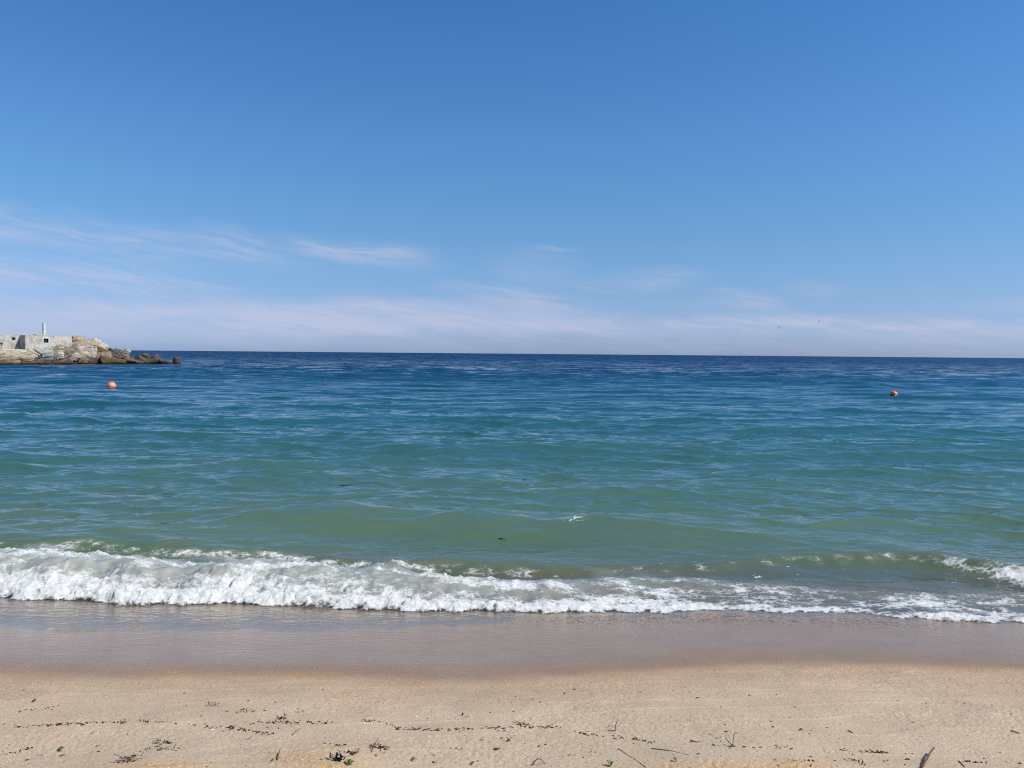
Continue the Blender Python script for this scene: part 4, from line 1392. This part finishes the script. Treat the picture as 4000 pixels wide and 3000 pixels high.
def clump(px, py, wpx, n, mat, label, seed, depth_=0.5, hgt=0.010, rad=0.0016, extra=None):
    rnd = random.Random(seed)
    p = sand_pts([(px, py)])[0]
    k = math.dist(p, (0, 0, CAM_H)) / F
    w_ = wpx * k
    b = bmesh.new()
    for i in range(max(4, int(n * 0.75))):
        x, y = rnd.gauss(0, w_ * 0.24), rnd.gauss(0, w_ * 0.26 * depth_)
        z = abs(rnd.gauss(0, hgt * 0.5)) + 0.001
        a = rnd.gauss(0, 0.7) + (math.pi if rnd.random() < 0.5 else 0)
        pts = [Vector((x, y, z))]
        for _ in range(rnd.randint(3, 5)):
            a += rnd.gauss(0, 0.5)
            st = w_ * rnd.uniform(0.05, 0.12)
            z = max(0.0, z + rnd.gauss(-0.001, hgt * 0.35))
            pts.append(pts[-1] + Vector((math.cos(a) * st, math.sin(a) * st, 0)))
            pts[-1].z = z
        tube(b, pts, rad * rnd.uniform(0.6, 1.5), rad * 0.4, 5, 0.5)
    o = bm_obj('seaweed_clump', b, mat)
    o.location = Vector(p) + Vector((0, 0, 0.0005))
    tag(o, label, 'seaweed', 'clumps of seaweed washed up on the dry sand')
    return o


clump(820, 2758, 56, 12, WEED, 'small dark seaweed clump with thin curling strands, highest on the left sand', 1)
clump(960, 2779, 40, 12, BLACK, 'tight black seaweed knot right of the small curling clump', 2, rad=0.0022)
clump(1180, 2783, 34, 7, WEED, 'sparse wisp of brown seaweed, right of the tight black knot', 3)
clump(2035, 2831, 58, 26, WEEDR, 'flat red brown seaweed clump in the middle of the dry sand', 4, 0.35, 0.007)
clump(1988, 2893, 26, 12, WEEDR, 'small red brown seaweed tuft below the flat red brown clump', 5, 0.6, 0.014, 0.002)
clump(1326, 2968, 44, 30, BLACK, 'biggest black seaweed clump at the bottom edge of the sand', 6, 0.7, 0.016, 0.003)
clump(1375, 2945, 56, 18, BLACK, 'black and olive seaweed heap behind the biggest black clump', 7, 0.4, 0.010, 0.0024)
clump(1475, 2924, 104, 30, WEED, 'long brown and rust seaweed swath right of the black clump', 8, 0.25, 0.012, 0.002)
clump(640, 2902, 66, 18, WEED, 'upper tangle of stringy brown seaweed low on the left sand', 9, 0.4)
clump(640, 2932, 70, 20, WEED, 'lower tangle of stringy brown seaweed, under the upper tangle', 10, 0.35)
clump(495, 2975, 90, 26, WEED, 'loose stringy seaweed at the bottom left edge of the sand', 11, 0.4)
clump(2165, 2842, 44, 6, STICK, 'looped dark strand right of the flat red brown clump', 12, 0.5, 0.02)
clump(900, 2842, 40, 14, BLACK, 'dark bit of weed on the driftline under the tight black knot', 13, 0.4)
clump(1095, 2810, 44, 16, BLACK, 'black weed on the driftline with a small raised point', 14, 0.5, 0.014)
clump(225, 2832, 40, 14, BLACK, 'blackest knot on the long driftline at the left', 15, 0.35, 0.008)
clump(3405, 2940, 50, 14, WEED, 'dark weed lying beside a white shell on the lower right sand', 16, 0.35)
clump(3335, 2972, 40, 12, WEED, 'small dark weed under the shell strewn weed, lower right', 17, 0.3)
clump(3372, 2988, 26, 8, BLACK, 'curled black weed at the bottom edge, right half of the sand', 18, 0.8, 0.012, 0.0022)


def twig(name, px0, px1, r0, r1, mat, label, lift0=0.0, lift1=0.0, sag=0.0, seed=1, cat='twig', group='twigs on the dry sand', branches=()):
    rnd = random.Random(seed)
    a, b_ = [Vector(q) for q in sand_pts([px0, px1])]
    bm = bmesh.new()
    n = 7
    pts = []
    for i in range(n + 1):
        t_ = i / n
        q = (b_ - a) * t_
        q.z += lift0 + (lift1 - lift0) * t_ + r0 * 0.6 + sag * math.sin(t_ * math.pi)
        if 0 < i < n:
            q += Vector((rnd.gauss(0, 1), rnd.gauss(0, 1), 0)) * (b_ - a).length * 0.006
        pts.append(q)
    tube(bm, pts, r0, r1, 8)
    for t_, v, rr in branches:
        q = pts[int(t_ * n)]
        tube(bm, [q, q + Vector(v) * 0.5 + Vector((0.002, 0, 0.002)), q + Vector(v)], rr, rr * 0.5, 6)
    o = bm_obj(name, bm, mat, None, True)
    o.location = a
    tag(o, label, cat, group)
    return o


def upright(name, px, vecs, r0, r1, mat, label, cat='twig'):
    a = Vector(sand_pts([px])[0])
    bm = bmesh.new()
    for chain, q0, q1 in vecs:
        tube(bm, [Vector(c) for c in chain], q0, q1, 7)
    o = bm_obj(name, bm, mat, None, True)
    o.location = a
    tag(o, label, cat, 'twigs on the dry sand')
    return o


upright('twig', (2402, 2856), [([(0, 0, -0.01), (0.002, 0, 0.022), (0.010, -0.002, 0.05)], 0.0020, 0.0012), ([(0, 0, 0.002), (-0.03, 0.002, 0.004)], 0.0016, 0.001)],
        0, 0, STICK, 'thin twig standing upright out of the sand, leaning right')
upright('twig', (2862, 2918), [([(-0.022, -0.02, 0.0), (0, 0, 0.006), (0.004, 0.0, 0.045), (0.008, 0, 0.056), (0.018, 0, 0.050)], 0.0022, 0.0014), ([(0, 0, 0.004), (-0.018, 0.012, 0.02), (-0.026, 0.014, 0.034)], 0.0018, 0.001)],
        0, 0, STICK, 'forked dark twig with a hooked tip standing in the sand')
twig('stick', (3596, 3004), (3648, 2944), 0.0042, 0.0030, STICKR, 'smooth red brown stick poking up at the bottom edge', 0, 0.02, 0.004, 2, 'stick')
twig('twig', (2415, 2926), (2522, 2998), 0.0028, 0.0018, STICK, 'long straight twig half sunk in the sand at the bottom edge', -0.0018, -0.0012, 0, 3)
twig('furrow_shade_strand', (2545, 2925), (2695, 2950), 0.0034, 0.002, STICK, 'dark curved strand added for the shade of a furrow beside the orange shelly sand', -0.0025, -0.0025, 0.003, 4, 'root')  # brown strand added in place of the dark shading of a furrow
twig('twig', (938, 2898), (985, 2879), 0.0016, 0.001, STICK, 'fine slanting twig between the two seaweed tangles and the driftline', seed=5)
twig('twig', (1142, 2872), (1176, 2853), 0.0018, 0.001, STICK, 'fine bent twig below the black weed with the raised point', 0, 0.006, 0.006, seed=6)
twig('twig', (1083, 2968), (1094, 2944), 0.0022, 0.0016, STICK, 'stubby dark twig left of the biggest black clump', 0, 0.014, seed=7)
twig('twig', (3950, 2856), (3982, 2866), 0.0030, 0.0018, STICK, 'short dark twig near the right edge of the dry sand', seed=8)
twig('twig', (3312, 2856), (3326, 2860), 0.0030, 0.002, STICK, 'tiny dark twig alone in the right half of the sand', seed=9)
twig('twig', (2698, 2892), (2726, 2902), 0.0020, 0.0012, STICK, 'thin short twig left of the forked twig', seed=10)
twig('twig', (1905, 2846), (1936, 2842), 0.0024, 0.0014, STICK, 'short flat twig left of the flat red brown clump', seed=11)
twig('twig', (1790, 2931), (1812, 2930), 0.0022, 0.0014, STICK, 'short flat twig below the small red brown tuft', seed=12)
twig('twig', (3746, 2974), (3770, 2998), 0.0020, 0.0012, STICK, 'fine slanting twig right of the red brown stick', seed=13)
twig('twig', (232, 2956), (256, 2950), 0.0026, 0.0016, STICK, 'short twig at the bottom left under the yellow green leaf', 0, 0.004, seed=14)
twig('twig', (2078, 2990), (2128, 2984), 0.0020, 0.0014, STICK, 'arched dark stem at the bottom edge of the sand', 0, 0.0, 0.020, seed=15)


def leaf(px, L, Wd, ang, lift, mat, label, n=1, seed=1, name='leaf'):
    rnd = random.Random(seed)
    p = sand_pts([px])[0]
    bm = bmesh.new()
    for i in range(n):
        a = R(ang) + (i - (n - 1) / 2) * 0.7
        blade(bm, (0, 0, 0.0), (math.cos(a), math.sin(a), 0), L * rnd.uniform(0.6, 0.9), Wd * 0.8, 0.7 * lift * rnd.uniform(0.8, 1.4), rnd)
    o = bm_obj(name, bm, mat, None, True)
    o.location = Vector(p)
    tag(o, label, 'leaf', 'leaves lying on the dry sand')
    return o


leaf((122, 2742), 0.034, 0.010, 15, 0.008, OLIVE, 'olive brown leaf arched on the sand at the far left', 2, 1)
leaf((225, 2934), 0.030, 0.012, 35, 0.012, LEAF, 'yellow green leaf tuft low on the left sand', 3, 2)
leaf((350, 2870), 0.026, 0.005, 25, 0.010, OLIVE, 'narrow olive blade under the long driftline', 1, 3)
leaf((1362, 2992), 0.034, 0.013, 70, 0.020, LEAF, 'bright green leaf sprouting beside the biggest black clump', 3, 4)
leaf((1605, 2974), 0.026, 0.011, 30, 0.010, LEAF, 'pale yellow green leaf right of the brown seaweed swath', 2, 5)
leaf((1840, 2990), 0.024, 0.008, 60, 0.010, LEAF, 'pale green leaf at the bottom middle edge', 2, 6)
leaf((2384, 2996), 0.030, 0.010, 80, 0.022, LEAF, 'bright green sprout at the end of the long straight twig', 3, 7)
leaf((2642, 2976), 0.020, 0.007, 120, 0.012, LEAF, 'small green sprig on the orange shelly sand', 2, 8)
leaf((2824, 2860), 0.026, 0.013, -25, 0.006, BLACK, 'curled black leaf up the sand from the forked twig', 1, 9)
leaf((1806, 2796), 0.014, 0.010, 80, 0.012, WEED, 'small brown leaf standing up under the wet sand edge', 1, 10)
leaf((3120, 2852), 0.026, 0.007, 8, 0.004, OLIVE, 'olive leaf scrap in the right half of the sand', 2, 11)
leaf((3155, 2868), 0.014, 0.006, -10, 0.003, OLIVE, 'smallest olive leaf scrap below the other olive scrap', 1, 12)
leaf((690, 2928), 0.016, 0.008, 10, 0.006, OLIVE, 'round olive leaf right of the seaweed tangles', 1, 13)
leaf((1055, 2976), 0.022, 0.010, 20, 0.008, LEAF, 'green leaf at the foot of the stubby dark twig', 2, 14)


def shell(px, size, label, seed):
    rnd = random.Random(seed)
    p = sand_pts([px])[0]
    bm = bmesh.new()
    bmesh.ops.create_uvsphere(bm, u_segments=20, v_segments=10, radius=size)
    for v in bm.verts:
        a = math.atan2(v.co.y, v.co.x)
        v.co.z = v.co.z * 0.42 * (1 if v.co.z > 0 else 0.2)
        v.co *= 1 + 0.06 * math.sin(11 * a)
        v.co.y *= 0.72
    o = bm_obj('shell', bm, SHELL, None, True)
    o.location = Vector(p)
    o.rotation_euler = (R(rnd.uniform(-15, 15)), R(rnd.uniform(-15, 15)), rnd.uniform(0, 6))
    tag(o, label, 'shell', 'white shells on the dry sand')


shell((122, 2721), 0.008, 'white shell at the far left above the olive brown leaf', 1)
shell((830, 2850), 0.006, 'white shell on the driftline left of the dark weed', 2)
shell((3386, 2934), 0.008, 'white shell in the weed on the lower right sand', 3)
shell((1985, 2676), 0.006, 'white shell just below the middle of the wet sand edge', 4)
shell((1627, 2800), 0.007, 'white shell on the right end of the middle driftline', 5)
shell((1134, 2782), 0.005, 'white shell between the black knot and the sparse wisp', 6)
shell((1842, 2806), 0.005, 'orange cream shell right of the standing brown leaf', 7)

# crumbs of weed strewn along the driftlines
LINES = [
    [(0, 2826), (63, 2842), (215, 2832), (392, 2823), (538, 2818), (684, 2826)], [(0, 2826), (63, 2842), (215, 2832), (392, 2823), (538, 2818), (684, 2826)],
    [(734, 2829), (886, 2848), (1076, 2866)], [(734, 2829), (886, 2848), (1076, 2866)], [(950, 2823), (1203, 2823), (1361, 2829)], [(950, 2823), (1203, 2823), (1361, 2829)],
    [(1414, 2813), (1515, 2826), (1553, 2848), (1705, 2853), (1908, 2845), (1996, 2845), (2186, 2842), (2313, 2873), (2471, 2886), (2566, 2905)],
    [(1414, 2813), (1515, 2826), (1553, 2848), (1705, 2853), (1908, 2845), (1996, 2845), (2186, 2842), (2313, 2873), (2471, 2886), (2566, 2905)],
    [(2701, 2896), (2878, 2921), (3043, 2918), (3233, 2930), (3372, 2934), (3568, 2949)], [(3233, 2930), (3372, 2934), (3568, 2949)],
    [(3081, 2972), (3360, 2972)], [(3714, 2975), (4000, 2984)], [(13, 2956), (127, 2918)], [(443, 2994), (550, 2937), (665, 2899)], [(443, 2994), (550, 2937), (665, 2899)],
    [(760, 2992), (870, 2970)], [(1190, 2888), (1340, 2915)], [(1640, 2925), (1900, 2930), (2130, 2912)], [(30, 2785), (250, 2760)],
]
rngw = np.random.default_rng(23)
samples = []
for L_ in LINES:
    L_ = np.array(L_, float)
    seg = np.hypot(*np.diff(L_, axis=0).T)
    cum = np.concatenate([[0], np.cumsum(seg)])
    n_ = int(cum[-1] / 9.5)
    q = rngw.uniform(0, cum[-1], n_)
    keep = perlin(q / 55.0, q * 0 + len(samples) * 0.37, 301) > -0.12
    q = q[keep]
    xs_, ys_ = np.interp(q, cum, L_[:, 0]), np.interp(q, cum, L_[:, 1])
    samples += list(zip(xs_ + rngw.normal(0, 5, len(q)), ys_ + rngw.normal(0, 3.2, len(q))))
n_line = len(samples)
for _ in range(210):
    samples.append((rngw.uniform(-700, 4700), rngw.uniform(2690, 2998)))
SP = sand_pts(samples)


def crumbs(name, P, lo, hi, mat, label, seed, flatz=0.5):
    rg = np.random.default_rng(seed)
    Vs, Fs = [], []
    for i, p in enumerate(P):
        L_ = rg.uniform(lo, hi) * (1.7 if rg.random() < 0.15 else 1)
        w_ = rg.uniform(0.0010, 0.0024)
        a = rg.normal(0.05, 0.55)
        c, s_ = math.cos(a), math.sin(a)
        base = len(Vs)
        bend = rg.normal(0, 0.25) * L_
        tz = rg.uniform(0, 0.35) * L_ * 0.4
        for t_, wf, z_ in ((-0.5, 0.5, 0.0008), (-0.15, 1.0, 0.0015 + tz), (0.2, 1.0, 0.0012 + tz * 0.7), (0.5, 0.3, 0.0006)):
            x_, y_ = t_ * L_, bend * (0.25 - t_ * t_)
            for sy, zz_ in ((-1, -0.001), (0, flatz * w_ * 2), (1, -0.001)):
                yy_ = y_ + sy * w_ * wf
                Vs.append((p[0] + c * x_ - s_ * yy_, p[1] + s_ * x_ + c * yy_, p[2] + z_ + zz_))
        for k in range(3):
            o_ = base + k * 3
            for j in range(3):
                Fs.append((o_ + j, o_ + (j + 1) % 3, o_ + 3 + (j + 1) % 3, o_ + 3 + j))
    o = np_mesh(name, np.array(Vs), np.array(Fs), mat)
    tag(o, label, 'seaweed crumbs', kind='stuff')


sel = rngw.uniform(0, 1, len(SP)) < 0.7
crumbs('seaweed_crumbs', SP[sel], 0.004, 0.012, WEED, 'dark crumbs of dried seaweed strewn in thin driftlines over the sand', 5)
crumbs('shell_grit', sand_pts([(rngw.uniform(-600, 4600), rngw.uniform(2420, 2998)) for _ in range(240)]), 0.002, 0.0045, SHELL, 'tiny pale shell fragments scattered over the sand', 6)
crumbs('brown_crumbs', SP[~sel], 0.004, 0.010, WEEDR, 'rusty crumbs of dried plant scattered over the sand', 7)

# weed drifting in the shallows
for k, (px, py, wpx, n, lb) in enumerate([
        (1335, 1890, 50, 10, 'spread of dark seaweed floating in the green water, left of centre'),
        (2048, 1871, 18, 5, 'dark speck of seaweed floating near the middle of the view'),
        (2190, 1911, 22, 6, 'dark shred of seaweed floating right of the middle speck'),
        (1958, 2112, 22, 9, 'dark round weed carried in the face of the last wave'),
        (646, 2069, 16, 6, 'small dark weed just outside the breaking wave at the left')]):
    rnd = random.Random(40 + k)
    p = at_z(px, py, 0.06)
    col = np.argmin((A_SEA[:, 0] - p.x) ** 2 + (A_SEA[:, 1] - p.y) ** 2)
    k_ = p.length / F
    b = bmesh.new()
    for i in range(n):
        a = rnd.uniform(-0.6, 0.6)
        q = Vector((rnd.gauss(0, 0.28), rnd.gauss(0, 0.16), 0)) * wpx * k_
        st = wpx * k_ * rnd.uniform(0.08, 0.16)
        tube(b, [q, q + Vector((math.cos(a) * st, math.sin(a) * st, 0.004)), q + Vector((math.cos(a) * st * 2, math.sin(a + 0.4) * st * 2, 0))], 0.006, 0.003, 5, 0.5)
    o = bm_obj('floating_seaweed', b, BLACK)
    o.location = (p.x, p.y, float(A_SEA[col, 2]) + 0.004)
    tag(o, lb, 'seaweed', 'seaweed floating in the shallow water')

# droplets thrown up along the torn crest and out of the foam
rg = np.random.default_rng(77)
fo = A['foam']
ok = (np.abs(A_SEA[:, 0]) < 7) & (A_SEA[:, 1] < 7.6) & (A_SEA[:, 1] > 5.0) & (fo > 0.25)
ids = np.nonzero(ok)[0]
ids = rg.choice(ids, 800, replace=False)
b = bmesh.new()
for i in ids:
    c = Vector(A_SEA[i]) + Vector((rg.normal(0, 0.015), rg.normal(0, 0.015), abs(rg.normal(0, 0.012))))
    bmesh.ops.create_icosphere(b, subdivisions=1, radius=float(rg.uniform(0.0015, 0.0042)), matrix=Matrix.Translation(c))
SPRAY = simple_mat('spray_drops', (0.88, 0.89, 0.90), 0.15, 0.03, 30, spec=0.6)
tag(bm_obj('sea_spray', b, SPRAY, None, True), 'white droplets thrown up from the foam of the breaking wave', 'spray', kind='stuff')
